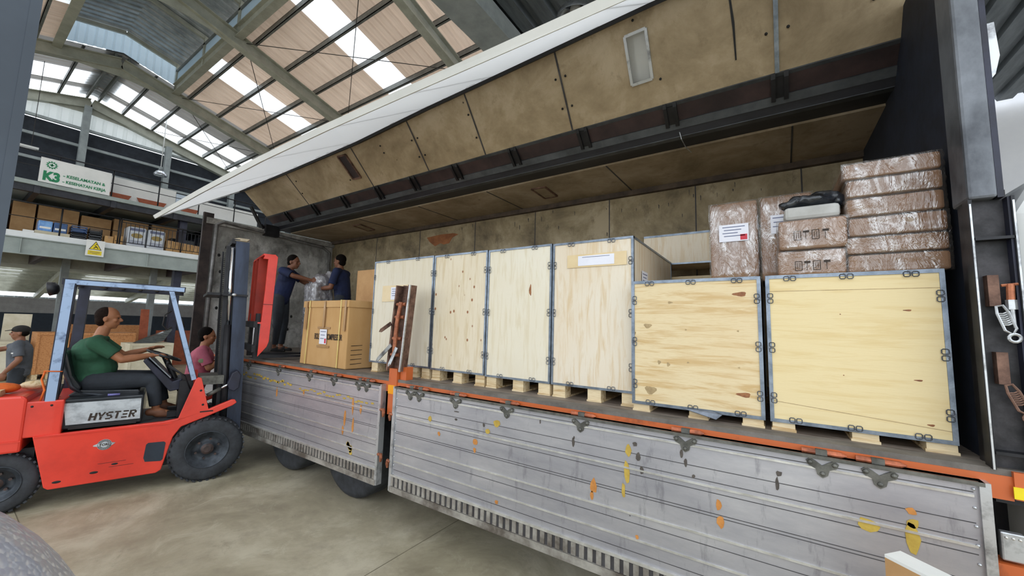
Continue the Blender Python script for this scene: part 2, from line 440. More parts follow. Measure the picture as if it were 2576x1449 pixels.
def tag(o, label, cat, group=None):
    o['label'] = label; o['category'] = cat
    if group: o['group'] = group
    return o
def struct(name, mb, m, **k):
    o = mb.build(name, m, **k); o['kind'] = 'structure'; return o
def recenter(o):
    """move a single-mesh thing's origin to the middle of its base"""
    me = o.data; xs = [v.co for v in me.vertices]
    c = V(((min(v.x for v in xs) + max(v.x for v in xs)) / 2, (min(v.y for v in xs) + max(v.y for v in xs)) / 2, min(v.z for v in xs)))
    me.transform(Matrix.Translation(-c)); o.location = V(o.location) + c; return o
def text(name, body, size, m, parent, origin, xdir, ydir, extrude=.001, align='LEFT', bold=0, sx=1):
    cu = bpy.data.curves.new(name, 'FONT'); cu.body = body; cu.size = size; cu.extrude = extrude; cu.align_x = align; cu.offset = bold
    t = bpy.data.objects.new('tmp', cu); COL.objects.link(t)
    bpy.context.view_layer.update()
    me = bpy.data.meshes.new_from_object(t.evaluated_get(bpy.context.evaluated_depsgraph_get()))
    bpy.data.objects.remove(t)
    xd = V(xdir).normalized(); yd = V(ydir).normalized(); zd = xd.cross(yd)
    M_ = Matrix((xd * sx, yd, zd)).transposed().to_4x4(); M_.translation = V(origin)
    r = parent
    while r.parent: r = r.parent
    off = WORLD.get(r.name, V((0, 0, 0)))
    me.transform(Matrix.Translation(-off) @ M_)
    me.materials.clear(); me.materials.append(m)
    o = bpy.data.objects.new(name, me); COL.objects.link(o); o.parent = parent; return o
# ------------------------------------------------------------------ the hall
fl = struct('floor', MB().box(-60, 24, -22, 24, -.3, 0), m_floor)
jb = MB()
for x in (-16, -11.5, -7.0, -2.5, 2): jb.box(x - .003, x + .003, -8, 12, 0, .0015)
for y in (-4, .6, 5.2): jb.box(-30, 6, y - .003, y + .003, 0, .0016)
struct('trim_1', jb, mat('floor_joint_filler', '#7a735f', '#6b6451', .8))

YR, ZR, SL = 2.69, 10.3, .27
def rz_(y): return ZR - SL * abs(y - YR)
def sheet(x0, x1, y0, y1, dz=.16, pitch=.26, h=.035, zf=rz_, th=0):
    mb = MB(); n_ = max(1, round((x1 - x0) / pitch)); p = (x1 - x0) / n_
    xs = []
    for i in range(n_):
        a = x0 + i * p; xs += [(a, 0), (a + .55 * p, 0), (a + .65 * p, h), (a + .9 * p, h)]
    xs.append((x1, 0))
    ys = [y0 + (y1 - y0) * k / 3 for k in range(4)]
    vs = []
    for y in ys:
        for x, d in xs: vs.append((x, y, zf(y) + dz + d))
    m = len(xs); fs = []
    for j in range(3):
        for i in range(m - 1): fs.append((j * m + i, j * m + i + 1, (j + 1) * m + i + 1, (j + 1) * m + i))
    return mb.add(vs, fs)
YE = 12.8; YL = -6.4
strips = [(-22.0, -21.35), (-20.9, -19.64), (-15.3, -14.2), (-10.0, -8.95)]
solid = [(-21.35, -20.9), (-19.64, -17.6), (-17.6, -15.3), (-14.2, -10.0), (-8.95, -3.9)]
for (a, b) in solid:
    for s_ in (1, -1):
        y0 = YR + (1.4 * s_ if a >= -17.7 else 0); y1 = YE if s_ > 0 else YL
        struct('ceiling', sheet(a, b, y0, y1), m_rooff if a < -17.7 else m_roof)
wn = 0
for (a, b) in strips:
    for s_ in (1, -1):
        wn += 1
        y0 = YR + (1.4 * s_ if a >= -17.7 else 0); y1 = YE if s_ > 0 else YL
        struct('window_%d' % wn, sheet(a, b, y0, y1), m_sky)

# portal frames (rafter pairs with columns at the eaves)
tn = 1
def trim(mb, m, smooth=False):
    global tn
    tn += 1; return struct('trim_%d' % tn, mb, m, smooth=smooth)
def ibeam(mb, p, q, w, h, t=.025):
    p = V(p); q = V(q); d = (q - p).normalized(); a = d.cross(V((0, 0, 1))).normalized(); b = a.cross(d)
    mb.bar(p, q, t, h); mb.bar(p + b * h / 2, q + b * h / 2, w, t); mb.bar(p - b * h / 2, q - b * h / 2, w, t); return mb
for x in (-22.0, -17.6, -12.4, -6.9):
    mb = MB()
    ibeam(mb, (x, YR, rz_(YR) - .2), (x, YE, rz_(YE) - .2), .24, .34)
    ibeam(mb, (x, YR, rz_(YR) - .2), (x, YL, rz_(YL) - .2), .24, .34)
    mb.prism([(x - .01, YR - 1.3, rz_(YR - 1.3) - .36), (x - .01, YR, rz_(YR) - .62), (x - .01, YR + 1.3, rz_(YR + 1.3) - .36), (x - .01, YR, rz_(YR) - .3)], (.02, 0, 0))
    mb.box(x - .15, x + .15, YE - .2, YE + .1, 0, rz_(YE))
    mb.box(x - .13, x + .13, YL - .1, YL + .2, 0, rz_(YL))
    trim(mb, m_steelg)
# purlins
ys = [YR + .87 + .93 * i for i in range(10)]
for y in ys + [2 * YR - y for y in ys]:
    if y < YL or y > YE: continue
    z = rz_(y)
    x0 = -22 if abs(y - YR) > 1.45 else -22
    x1 = -3.9 if abs(y - YR) > 1.45 else -17.6
    mb = MB().box(x0, x1, y - .035, y + .035, z - .02, z - .005).box(x0, x1, y - .035, y - .02, z - .02, z + .15).box(x0, x1, y - .035, y + .035, z + .135, z + .15)
    trim(mb, m_purlin)
# ridge purlins with a lapped ridge sheet on the first bay
for d in (-.16, .16):
    trim(MB().box(-22, -17.6, YR + d - .03, YR + d + .03, ZR - .05, ZR + .12), m_purlin)
trim(MB().add([(-22, YR - .4, rz_(YR - .4) + .21), (-17.6, YR - .4, rz_(YR - .4) + .21), (-17.6, YR, ZR + .22), (-22, YR, ZR + .22), (-17.6, YR + .4, rz_(YR + .4) + .21), (-22, YR + .4, rz_(YR + .4) + .21)], [(0, 1, 2, 3), (3, 2, 4, 5)]), m_galv)
# raised ridge monitor
MX0, MX1, MH = -17.6, -5.6, 1.4
ZC = rz_(YR + MH)
for s_ in (-1, 1):
    y = YR + s_ * MH
    mb = ibeam(MB(), (MX0, y, ZC + .06), (-3.9, y, ZC + .06), .2, .34)
    trim(mb, m_steelg)
    struct('window_%d' % (wn + (1 if s_ < 0 else 2)), MB().box(MX0, MX1, y - .01, y + .01, ZC + .25, ZC + .72), m_pvc)
    trim(MB().box(MX0, MX1, y - .05, y + .05, ZC + .72, ZC + .80), m_purlin)
wn += 2
def mz(y): return 11.25 - .24 * abs(y - YR)
struct('ceiling', sheet(MX0, MX1, YR, YR + 1.7, dz=.05, zf=mz), m_galv)
struct('ceiling', sheet(MX0, MX1, YR - 1.7, YR, dz=.05, zf=mz), m_galv)
for x in (MX0 + .02, -15, -12.4, -9.7, -7):
    mb = MB()
    for s_ in (-1, 1):
        mb.bar((x, YR, mz(YR) - .03), (x, YR + s_ * 1.45, mz(YR + 1.45) - .03), .08, .12)
        mb.bar((x, YR + s_ * MH, ZC), (x, YR + s_ * MH, mz(YR + 1.4)), .1, .12, up=(1, 0, 0))
    trim(mb, m_steelg)
def ribbed(x, y0, y1, zb, zt, pitch=.3, d=.05):
    """vertical ribbed cladding in a plane of constant x; zb, zt functions of y"""
    mb = MB(); n_ = max(1, round((y1 - y0) / pitch)); p = (y1 - y0) / n_; L = []
    for i in range(n_):
        a = y0 + i * p; L += [(a, 0), (a + .55 * p, 0), (a + .65 * p, d), (a + .9 * p, d)]
    L.append((y1, 0))
    vs = [(x + dd, y, zb(y)) for y, dd in L] + [(x + dd, y, zt(y)) for y, dd in L]; m = len(L)
    return mb.add(vs, [(i, i + 1, m + i + 1, m + i) for i in range(m - 1)])
trim(ribbed(MX0 - .04, YR - 1.4, YR + 1.4, lambda y: rz_(y) + .22, lambda y: mz(y) - .02, .2, .03), m_pvc)
# gable wall: ribbed cladding, girts, shade net, columns
struct('wall_left', ribbed(-22.15, YL, YE, lambda y: 9.0 if rz_(y) > 9.1 else rz_(y) - .1, lambda y: rz_(y) - .02, .3, .05), m_gable)
mb = MB()
for z in (9.02, 8.33, 7.45): mb.box(-22.1, -22.0, YL, YE, z - .05, z + .05)
trim(mb, m_steelgrey)
for y in (-2.3, .15, 2.6, 5.1, 7.6, 10.1):
    trim(MB().box(-22.05, -21.8, y - .1, y + .1, 0, rz_(y) - .35), m_steelgrey)
struct('wall_left', MB().box(-22.3, -22.22, YL, YE, 5.6, 8.98), m_louvre)
# sag rods and wind bracing
rb = MB()
for a, b in ((-17.6, -12.4), (-12.4, -6.9), (-22, -17.6)):
    for (ya, yb) in ((YR + 1.6, 7.6), (7.6, 12.2)):
        rb.tube([(a, ya, rz_(ya) - .08), (b, yb, rz_(yb) - .08)], .011, 5); rb.tube([(b, ya, rz_(ya) - .08), (a, yb, rz_(yb) - .08)], .011, 5)
trim(rb, m_cable)

# low wall between the halls, and the neighbouring hall seen under the gallery
struct('wall_left', MB().box(-24.3, -24, -10, 16, 0, 1.85), m_navyband)
struct('wall_left', MB().box(-24.3, -24, -10, 16, 1.85, 2.42), m_greyband)
def z2(x): return 6.2 - .13 * (-26 - x)
def slope_sheet(y0, y1):
    return MB().add([(-26, y0, z2(-26)), (-47, y0, z2(-47)), (-47, y1, z2(-47)), (-26, y1, z2(-26))], [(0, 1, 2, 3)])
yy = -8
for a, b in ((1.0, 2.9), (5.6, 7.6), (10.5, 12.2)):
    struct('ceiling', slope_sheet(yy, a), m_galv); wn += 1
    struct('window_%d' % wn, slope_sheet(a, b), m_sky); yy = b
struct('ceiling', slope_sheet(yy, 20), m_galv)
pb = MB()
for i in range(20):
    x = -27 - i; pb.box(x - .04, x + .04, -8, 20, z2(x) - .22, z2(x) - .04)
trim(pb, m_steelg)
for y in (-3, 4.3, 9.4):
    trim(MB().bar((-26, y, z2(-26) - .35), (-47, y, z2(-47) - .35), .25, .35), m_steelg)
struct('wall_left', ribbed(-47.2, -8, 20, lambda y: 0, lambda y: 3.12, .5, .06), m_galv)

# right-hand canopy with ribbed metal decking, and the pale wall behind the truck
struct('ceiling', sheet(-4.0, 9.0, .6, 12.8, dz=0, pitch=.42, h=.09, zf=lambda y: 7.15), m_deckmetal)
trim(MB().box(-4.2, -3.62, .5, 12.8, 6.8, 7.14), m_steelgrey)
trim(ibeam(MB(), (-4.2, .7, 6.97), (9, .7, 6.97), .2, .3), m_steelg)
struct('wall_back', MB().box(-26, 16, 13.0, 13.3, 0, 8.2), m_whitewall)
trim(MB().box(.5, 16, 12.7, 13.0, 8.0, 8.7), m_steelgrey)
# steel column beside the camera
cb = MB().box(-2.75, -2.39, -.5, .118, 0, 6.5).box(-2.41, -2.385, .095, .124, 0, 6.5)
trim(cb, mat('blue_grey_column', '#4b545f', '#3c444e', .6, scale=1))

# ------------------------------------------------------------------ galleries under the gable
MXF = -17.8
struct('floor_gallery_lower', MB().box(-22, MXF + .03, -4, 11, 3.985, 4.17), [m_slabedge])
mb = ibeam(MB(), (MXF + .12, -4, 3.74), (MXF + .12, 11, 3.74), .16, .46)
for y in (1.2, 3.9, 6.6): mb.box(MXF + .06, MXF + .18, y - .01, y + .01, 3.53, 3.95)
trim(mb, m_mezzgrey)
for y in (-2, -.1, 1.8, 3.7, 5.6, 7.5):
    trim(MB().bar((MXF, y, 3.77), (-24, y, 3.77), .14, .38), m_maroon)
trim(MB().box(-24, -22, -4, 11, 3.55, 3.97), m_steelg)
struct('ceiling', MB().box(-22, MXF - .05, -4, 11, 3.93, 3.97), m_slab)
struct('floor_gallery_upper', MB().box(-22, MXF, -4, 11, 5.58, 5.70), m_mezzgrey)
mb = MB()
for i in range(9): mb.box(-22, MXF - .05, -3.5 + i * 1.6, -3.38 + i * 1.6, 5.36, 5.58)
mb.box(MXF - .25, MXF - .1, -4, 11, 5.38, 5.58)
trim(mb, m_beam)
struct('wall_left', MB().box(-22.25, -22.1, -4, 11, 4.17, 5.6), m_darkwall)
for y in (.4, 4.9):
    trim(MB().box(-18.4, -18.15, y - .11, y + .11, 0, 5.5), m_guarddark)
def railing(label, z0, h, y0, y1, group=None, balusters=True, step=.14):
    t = thing('railing', label, 'railing', (MXF, (y0 + y1) / 2, z0))
    MB().tube([(MXF, y0, z0 + h), (MXF, y1, z0 + h)], .022, 8).build('top_rail', m_black, t, smooth=True)
    MB().tube([(MXF, y0, z0 + h * .88 if balusters else z0 + h * .5), (MXF, y1, z0 + h * .88 if balusters else z0 + h * .5)], .012, 6).build('middle_rail', m_black, t, smooth=True)
    if balusters: MB().tube([(MXF, y0, z0 + .1), (MXF, y1, z0 + .1)], .012, 6).build('bottom_rail', m_black, t, smooth=True)
    n_ = int((y1 - y0) / 1.1)
    for i in range(n_ + 1):
        y = y0 + (y1 - y0) * i / n_
        MB().tube([(MXF, y, z0), (MXF, y, z0 + h)], .02, 6).build('post', m_black, t, smooth=True)
    if balusters:
        k = 0; y = y0 + step
        while y < y1 - .02:
            MB().box(MXF - .007, MXF + .007, y - .007, y + .007, z0 + .1, z0 + h * .88).build('baluster', m_black, t); y += step
    return t
railing('black railing with thin upright bars along the lower gallery in front of the sacks', 4.17, .86, 3.2, 6.4, step=.11)
railing('plain black railing along the left end of the lower gallery floor', 4.17, .86, -.6, 3.15, balusters=False)
railing('plain black railing along the upper gallery behind the safety banner', 5.70, .88, -.6, 7.5, balusters=False)

# safety banner
t = thing('safety_banner', 'white banner with green safety lettering hung on the upper gallery railing', 'banner', (MXF + .06, 2.08, 5.66))
bp = V((MXF + .06, 1.34, 5.68)); 
MB().box(MXF + .04, MXF + .06, 1.34, 2.82, 5.70, 6.44).build('banner_sheet', m_white, t)
def tx(b, y, z, s, m=m_greenink, bold=.004, sx=1): text('lettering', b, s, m, t, (MXF + .063, y, z), (0, 1, 0), (0, 0, 1), .002, 'LEFT', bold, sx)
tx('K3', 1.41, 5.78, .37, bold=.02, sx=.8)
tx('-', 1.80, 5.97, .14); tx('-', 1.80, 5.79, .14)
tx('KESELAMATAN &', 1.87, 5.97, .125, sx=.86); tx('KESEHATAN KERJA', 1.87, 5.79, .125, sx=.80)
g = MB(); cy_, cz_ = 1.56, 6.25
for i in range(24):
    a0, a1 = 2 * math.pi * i / 24, 2 * math.pi * (i + 1) / 24
    r1 = .115 if i % 2 == 0 else .092
    P = [(MXF + .062, cy_ + r * math.cos(a), cz_ + r * math.sin(a)) for r, a in ((.07, a0), (r1, a0), (r1, a1), (.07, a1))]
    g.prism(P, (.003, 0, 0))
g.box(MXF + .062, MXF + .065, cy_ - .045, cy_ + .045, cz_ - .015, cz_ + .015).box(MXF + .062, MXF + .065, cy_ - .015, cy_ + .015, cz_ - .045, cz_ + .045)
g.build('gear_emblem', m_greenink, t)
# falling hazard sign
t = thing('warning_sign', 'white sign with yellow triangle on the lower gallery beam', 'sign', (MXF + .26, 2.64, 3.68))
X_ = MXF + .26
MB().box(X_ - .01, X_, 2.44, 2.84, 3.66, 4.16).build('plate', m_white, t)
MB().prism([(X_ + .001, 2.50, 3.86), (X_ + .001, 2.78, 3.86), (X_ + .001, 2.64, 4.13)], (.002, 0, 0)).build('triangle_border', m_blackink, t)
MB().prism([(X_ + .004, 2.525, 3.875), (X_ + .004, 2.755, 3.875), (X_ + .004, 2.64, 4.10)], (.002, 0, 0)).build('triangle', m_yellow, t)
MB().bar((X_ + .008, 2.60, 3.90), (X_ + .008, 2.66, 3.96), .004, .02).bar((X_ + .008, 2.66, 3.96), (X_ + .008, 2.62, 4.0), .004, .018).ell((X_ + .007, 2.655, 4.03), (.003, .016, .016)).bar((X_ + .008, 2.66, 3.96), (X_ + .008, 2.70, 3.90), .004, .018).build('pictogram', m_blackink, t)
MB().box(X_, X_ + .003, 2.49, 2.79, 3.70, 3.83).build('caption_bar', m_yellow, t)
MB().box(X_ + .003, X_ + .005, 2.53, 2.75, 3.785, 3.80).box(X_ + .003, X_ + .005, 2.53, 2.75, 3.755, 3.77).box(X_ + .003, X_ + .005, 2.58, 2.70, 3.725, 3.74).build('caption_lines', m_gold, t)

def carton(name, label, cat, x0, x1, y0, y1, z0, z1, m=m_card, group=None, tape=True, bev=.006):
    t = thing(name, label, cat, ((x0 + x1) / 2, (y0 + y1) / 2, z0), group=group)
    MB().box(x0, x1, y0, y1, z0, z1).build('box_body', m, t, bevel=bev)
    if tape:
        xm = (y0 + y1) / 2
        MB().box(x1, x1 + .002, xm - .03, xm + .03, z1 - .16 * (z1 - z0) * 2, z1).build('tape', m_tape, t)
    return t
# upper gallery boards
def single(mb, name, m, label, cat, group=None, smooth=False, bevel=0):
    o = mb.build(name, m, smooth=smooth, bevel=bevel); tag(o, label, cat, group); return recenter(o)
single(MB().box(-18.35, -18.3, 2.88, 4.62, 5.71, 6.5), 'white_board', m_white, 'long white board behind the upper railing right of the banner', 'board')
single(MB().box(-18.35, -18.3, 4.63, 5.05, 5.71, 6.42), 'pale_blue_board', mat('pale_blue_panel', '#c9d6e2', '#bccad8', .5), 'small pale blue board between two white boards on the upper gallery', 'board')
single(MB().box(-18.35, -18.3, 5.06, 7.4, 5.71, 6.36), 'white_board', m_white, 'white board on the upper gallery above the truck end wall', 'board')
for (a, b, lab) in ((2.86, 3.42, 'short brown board beside the safety banner'), (3.55, 4.35, 'middle brown board below the long white board'), (4.7, 5.3, 'brown board below the pale blue board')):
    mb = MB().prism([(-18.2, a + .12, 5.71), (-18.2, b - .1, 5.71), (-18.2, b, 5.93), (-18.2, a, 5.93)], (.03, 0, 0))
    single(mb, 'brown_board', m_brownpanel, lab, 'board')
# goods on the lower gallery
def cube_on(x0, x1, y0, y1, z0, h): return (x0, x1, y0, y1, z0, z0 + h)
for i, (y0, y1, h, lab) in enumerate(((.5, 1.0, 1.15, 'tall brown carton at the far left of the lower gallery'), (1.08, 1.55, 1.2, 'tall brown carton behind the blue drink packs'), (1.6, 2.5, 1.22, 'wide brown carton standing behind the dark crates'), (2.56, 3.3, 1.1, 'wide brown carton behind the small open cartons'), (4.4, 5.2, 1.2, 'tall brown carton in shade behind the small tan cartons'), (3.36, 4.3, 1.18, 'tall brown carton behind the white sacks'))):
    carton('tall_carton', lab, 'carton', -20.6, -19.8, y0, y1, 4.17, 4.17 + h, m_cardl, tape=False)
for i, (y0, lab, m) in enumerate(((1.5, 'bright blue drink pack on the lower gallery', m_blueplastic), (1.8, 'light blue drink pack beside the bright blue one', m_bluedark))):
    t = thing('drink_pack', lab, 'drink pack', (-18.3, y0 + .14, 4.3))
    MB().box(-18.5, -18.1, y0, y0 + .28, 4.3, 4.62).build('shrink_wrapped_pack', m, t, bevel=.02)
    MB().box(-18.099, -18.095, y0 + .03, y0 + .25, 4.38, 4.44).build('pack_label', m_white, t)
single(MB().box(-18.55, -18.05, 1.45, 2.14, 4.17, 4.3), 'pale_box', m_whiteboard, 'flat pale carton under the two blue drink packs', 'carton')
for k, (y0, z0, w, h, lab) in enumerate(((2.16, 4.17, .34, .2, 'low dark plastic crate next to the blue packs'), (2.16, 4.373, .34, .22, 'dark blue plastic crate on top of a low crate'), (2.54, 4.17, .3, .28, 'dark plastic crate beside the small tan cartons'), (2.54, 4.453, .3, .14, 'shallow dark plastic crate on top of a deeper one'))):
    t = thing('plastic_crate', lab, 'crate', (-18.3, y0 + w / 2, z0)); c = MB()
    m = m_bluedark if k == 1 else m_vinyl
    c.box(-18.5, -18.1, y0, y0 + w, z0, z0 + .03)
    for a in (0, .33, .66, .94): c.box(-18.12, -18.1, y0, y0 + w, z0 + h * a, z0 + h * a + h * .14)
    for a in (y0, y0 + w - .02): c.box(-18.5, -18.1, a, a + .02, z0, z0 + h)
    c.box(-18.5, -18.48, y0, y0 + w, z0, z0 + h)
    c.build('crate_body', m, t)
for y0, h, lab in ((2.9, .26, 'small tan carton left of the taped carton on the gallery'), (3.12, .32, 'small tan carton with a cross of tape beside the white sacks')):
    t = carton('small_carton', lab, 'carton', -18.35, -18.05, y0, y0 + .2, 4.17, 4.17 + h, m_card)
    if h > .3: MB().box(-18.05, -18.047, y0 + .02, y0 + .18, 4.3, 4.32).build('tape', m_blackink, t)
for y0, lab in ((3.42, 'white printed sack with a golden oval, left one of the pair'), (3.93, 'white printed sack with a golden oval, right one of the pair')):
    t = thing('printed_sack', lab, 'sack', (-18.35, y0 + .24, 4.17), group=None)
    mb = MB().box(-18.6, -18.05, y0, y0 + .47, 4.17, 4.88); mb.build('sack_body', m_sackw, t, bevel=.05)
    MB().ell((-18.048, y0 + .235, 4.58), (.006, .15, .085), n=24).build('oval_print', m_gold, t)
    b = MB()
    for q in range(3): b.box(-18.05, -18.045, y0 + .06, y0 + .41, 4.28 + .05 * q, 4.30 + .05 * q)
    b.box(-18.05, -18.045, y0 + .05, y0 + .42, 4.74, 4.83)
    b.build('printed_lines', m_ink, t)
    MB().box(-18.3, -18.02, y0 + .1, y0 + .35, 4.17, 4.2).build('golden_corner', m_gold, t)
for i in range(6):
    y0 = 4.46 + i * .19
    carton('upright_carton', ('first', 'second', 'third', 'fourth', 'fifth', 'sixth')[i] + ' tan carton in the gallery row, counted from the white sacks', 'carton', -18.45, -18.05, y0, y0 + .18, 4.17, 4.17 + .42 - .012 * i, m_card, group='row of tan cartons on the lower gallery')
single(MB().box(-19.1, -18.6, 4.7, 5.4, 4.17, 4.78), 'dark_bin', m_vinyl, 'dark bin behind the row of tan gallery cartons', 'bin')
single(MB().box(-18.0, -17.85, 1.22, 1.42, 4.17, 4.24), 'small_white_box', m_white, 'small white box at the edge of the lower gallery floor', 'box')

# hanging lamp by the gable, and the large one under the canopy
def bay_lamp(label, x, y, z, r, top):
    t = thing('pendant_lamp', label, 'lamp', (x, y, z))
    MB().tube([(x, y, z + r * 1.6), (x, y, top)], .018, 8).build('hanging_rod', m_white, t, smooth=True)
    MB().lathe([(r * .28, 0), (r * .3, r * .5), (r * .12, r * .6), (.001, r * .6)], (x, y, z + r * 1.0), (0, 0, 1), 20).build('lamp_housing', m_steelgrey, t, smooth=True)
    pr = [(r, 0), (r * 1.02, .02), (r * .93, r * .35), (r * .62, r * .75), (r * .3, r * 1.05), (r * .28, r * 1.0), (r * .58, r * .72), (r * .88, r * .33), (r * .97, .02)]
    MB().lathe(pr, (x, y, z), (0, 0, 1), 32, caps=False).build('reflector', mat('spun_aluminium', '#d9dbe0', '#b4b7bd', .18, .9, scale=2), t, smooth=True)
    MB().ell((x, y, z + r * .55), (r * .3, r * .3, r * .42)).build('bulb', m_white, t, smooth=True)
    return t
bay_lamp('small white pendant lamp hanging in front of the gable wall', -20.5, 4.6, 7.55, .22, 9.95)
bay_lamp('large shiny bay lamp under the metal canopy above the truck wing', -2.42, 5.2, 6.68, .30, 7.17)
t = thing('tube_light', 'white tube light fixed above the banner at the far left', 'lamp', (-18.9, .9, 6.95))
MB().bar((-18.9, .4, 6.95), (-18.9, 1.35, 6.95), .1, .06).build('lamp_body', m_white, t)
MB().tube([(-18.9, .45, 6.9), (-18.9, 1.3, 6.9)], .02, 8).build('tube', m_white, t, smooth=True)
MB().tube([(-18.9, .6, 6.97), (-18.9, .6, 9.6)], .008, 5).tube([(-18.9, 1.2, 6.97), (-18.9, 1.2, 9.8)], .008, 5).build('hanging_wire', m_cable, t)

# ------------------------------------------------------------------ crates and boards on the floor beyond the forklift
def wood_crate(label, x0, x1, y0, y1, z1, m=m_boardwood, z0=.14):
    t = thing('wooden_crate', label, 'crate', ((x0 + x1) / 2, (y0 + y1) / 2, 0))
    MB().box(x0, x1, y0, y1, z0, z1).build('crate_body', m, t)
    b = MB()
    for y in (y0 + .06, (y0 + y1) / 2, y1 - .06): b.box(x0, x1, y - .05, y + .05, 0, z0)
    b.build('skids', m_block, t)
    b = MB()
    for y in (y0 + .03, y1 - .03): b.box(x1, x1 + .02, y - .03, y + .03, z0, z1)
    b.box(x1, x1 + .018, y0 + .06, y1 - .06, z1 - .07, z1)
    b.build('battens', m, t)
    return t
wood_crate('brown wooden crate with a plain front, standing right of the man in a cap', -18, -17, 1.68, 2.30, 1.30)
wood_crate('wide brown wooden crate behind the forklift seat', -18.4, -17.2, 2.34, 3.75, 1.28)
wood_crate('long brown wooden crate standing higher behind the forklift driver', -20, -19.2, 2.6, 4.4, 1.50)
single(MB().box(-19.3, -19.2, 4.75, 6.4, 0, 1.32), 'brown_board', m_brownpanel, 'brown board leaning behind the forklift steering wheel', 'board')
single(MB().prism([(-18.6, 4.15, .0), (-18.6, 4.38, 0), (-18.5, 4.30, 2.08), (-18.5, 4.08, 2.08)], (.05, 0, 0)), 'tall_plank', m_brownpanel, 'tall reddish plank standing upright behind the forklift', 'plank')
wood_crate('low pale wooden crate at the left edge behind the man in a cap', -18, -17, .2, 1.42, 1.06, m_whiteboard)
single(MB().box(-18.3, -18.2, 1.15, 1.66, .0, 1.80), 'plywood_sheet', m_whiteboard, 'tall pale sheet standing behind the man in a cap', 'board')
wood_crate('pale cloudy crate behind the folded tarpaulin', -16.6, -15.6, 3.3, 4.3, 1.02, m_whiteboard)
tp = MB().prism([(-16.1, 3.45, 1.0), (-16.1, 3.85, 1.0), (-16.1, 4.1, 1.06), (-16.1, 4.28, 1.42), (-16.1, 3.8, 1.2)], (.3, 0, 0))
single(tp, 'folded_tarpaulin', [mat('striped_tarpaulin', '#4a4f4c', '#23282a', .4, scale=9, sc=(1, 1, 3), coat=.3)], 'dark folded tarpaulin lying on a pale crate behind the forklift', 'tarpaulin')
o = bpy.data.objects['folded_tarpaulin']; o.location.z = 1.02

# ------------------------------------------------------------------ the wing-sided truck
XL, XR, YF, YB, ZD = -7.8, .74, 2.5, 4.65, 1.30
T = thing('wing_truck', 'wing-sided box truck with its side raised, loaded with crates', 'truck', (-3.4, 3.5, 0))
MB().box(XL, XR + .1, YF - .01, YB, ZD - .05, ZD).build('deck', m_deckwood, T)
# side rail and frame under the deck
MB().box(XL + .1, XR + .04, YF - .05, YF + .06, ZD - .115, ZD - .022).build('side_rail', m_orange, T)
MB().box(XL, XR + .12, YF - .045, YF + .06, ZD - .022, ZD + .003).build('deck_edge', mat('dusty_deck_edge', '#77716a', '#57524c', .7), T)
MB().box(XL + .3, 1.4, YF + .3, YF + .42, .82, ZD - .06).box(XL + .3, 1.4, YB - .6, YB - .48, .82, ZD - .06).build('chassis_beam', m_black, T)
cm = MB()
for i in range(12): x = XL + .4 + i * .72; cm.box(x, x + .07, YF + .06, YB - .1, ZD - .17, ZD - .05)
cm.build('cross_member', m_black, T)
# walls, ceiling
rw = MB().box(XL, XR + .08, YB, YB + .04, ZD, 3.54)
rwo = rw.build('rear_wall', m_rearwall, T)
sb = MB()
for x in (-6.3, -5.1, -3.85, -2.75, -1.66, -.66, .3): sb.box(x - .006, x + .006, YB - .003, YB, ZD, 3.5)
each(sb, 'panel_seam', m_groove, rwo)
MB().prism([(-4.93, YB - .003, 3.32), (-4.6, YB - .003, 3.34), (-4.3, YB - .003, 3.33), (-4.2, YB - .003, 3.30), (-4.33, YB - .003, 3.26), (-4.4, YB - .003, 3.17), (-4.52, YB - .003, 3.16), (-4.6, YB - .003, 3.19), (-4.72, YB - .003, 3.15), (-4.8, YB - .003, 3.2), (-4.86, YB - .003, 3.24)], (0, .002, 0)).build('torn_patch', m_patchrust, rwo)
sc = MB(); rnd = random.Random(3)
for i in range(46):
    x = rnd.uniform(-6.5, .2); z = rnd.choice([rnd.uniform(3.3, 3.46), rnd.uniform(2.75, 3.4)]); h = rnd.uniform(.02, .09); w = rnd.uniform(.005, .014)
    sc.prism([(x, YB - .002, z), (x + w, YB - .002, z - h * .2), (x + w * .7, YB - .002, z - h), (x + .1 * w, YB - .002, z - h * .8)], (0, .0015, 0))
sc.build('scratches', m_dscrap, rwo)
ew = MB().box(XL - .05, XL, YF - .05, YB, ZD - .3, 3.50).build('end_wall', m_endwall, T)
fr = MB()
fr.box(XL, XL + .05, YF - .16, YF - .02, ZD - .35, 3.58)
fr.build('corner_frame', mat('dark_rusty_frame', '#453a36', '#231d1c', .6, .2, scale=5), T)
fr = MB().tube([(XL + .07, YF + .02, ZD - .3), (XL + .07, YF + .02, 3.40), (XL + .07, YF + .12, 3.47), (XL + .07, YB - .25, 3.36), (XL + .07, YB - .1, 3.27), (XL + .07, YB - .08, ZD)], .03, 8)
fr.build('rounded_frame', mat('grey_tube_paint', '#8a8988', '#5e5c5a', .5, .3, scale=8), ew, smooth=True)
MB().box(XL - .02, XL + .06, YF - .12, YB, 3.40, 3.50).build('top_rail', m_endwall, ew)
db = MB()
for y, z in ((2.72, 3.05), (2.80, 3.04), (2.66, 2.62), (2.76, 2.60), (2.85, 2.58), (2.68, 2.24), (2.77, 2.22), (2.62, 2.9), (2.71, 1.8), (2.66, 2.0), (2.83, 2.2), (2.9, 2.72), (3.9, 1.9), (3.85, 1.65), (4.2, 1.6), (3.2, 1.75)):
    db.ell((XL + .004, y, z), (.006, .022, .028), n=7, m=5)
each(db, 'bolt_hole', m_blackrub, ew)
MB().box(XR + .02, XR + .08, YF + .05, YB, ZD, 3.9).build('bulkhead', m_darkwall, T)
cl = MB().box(XL, XR + .05, 3.76, YB + .02, 3.52, 3.55).build('ceiling_panel', m_ceil, T)
cs = MB()
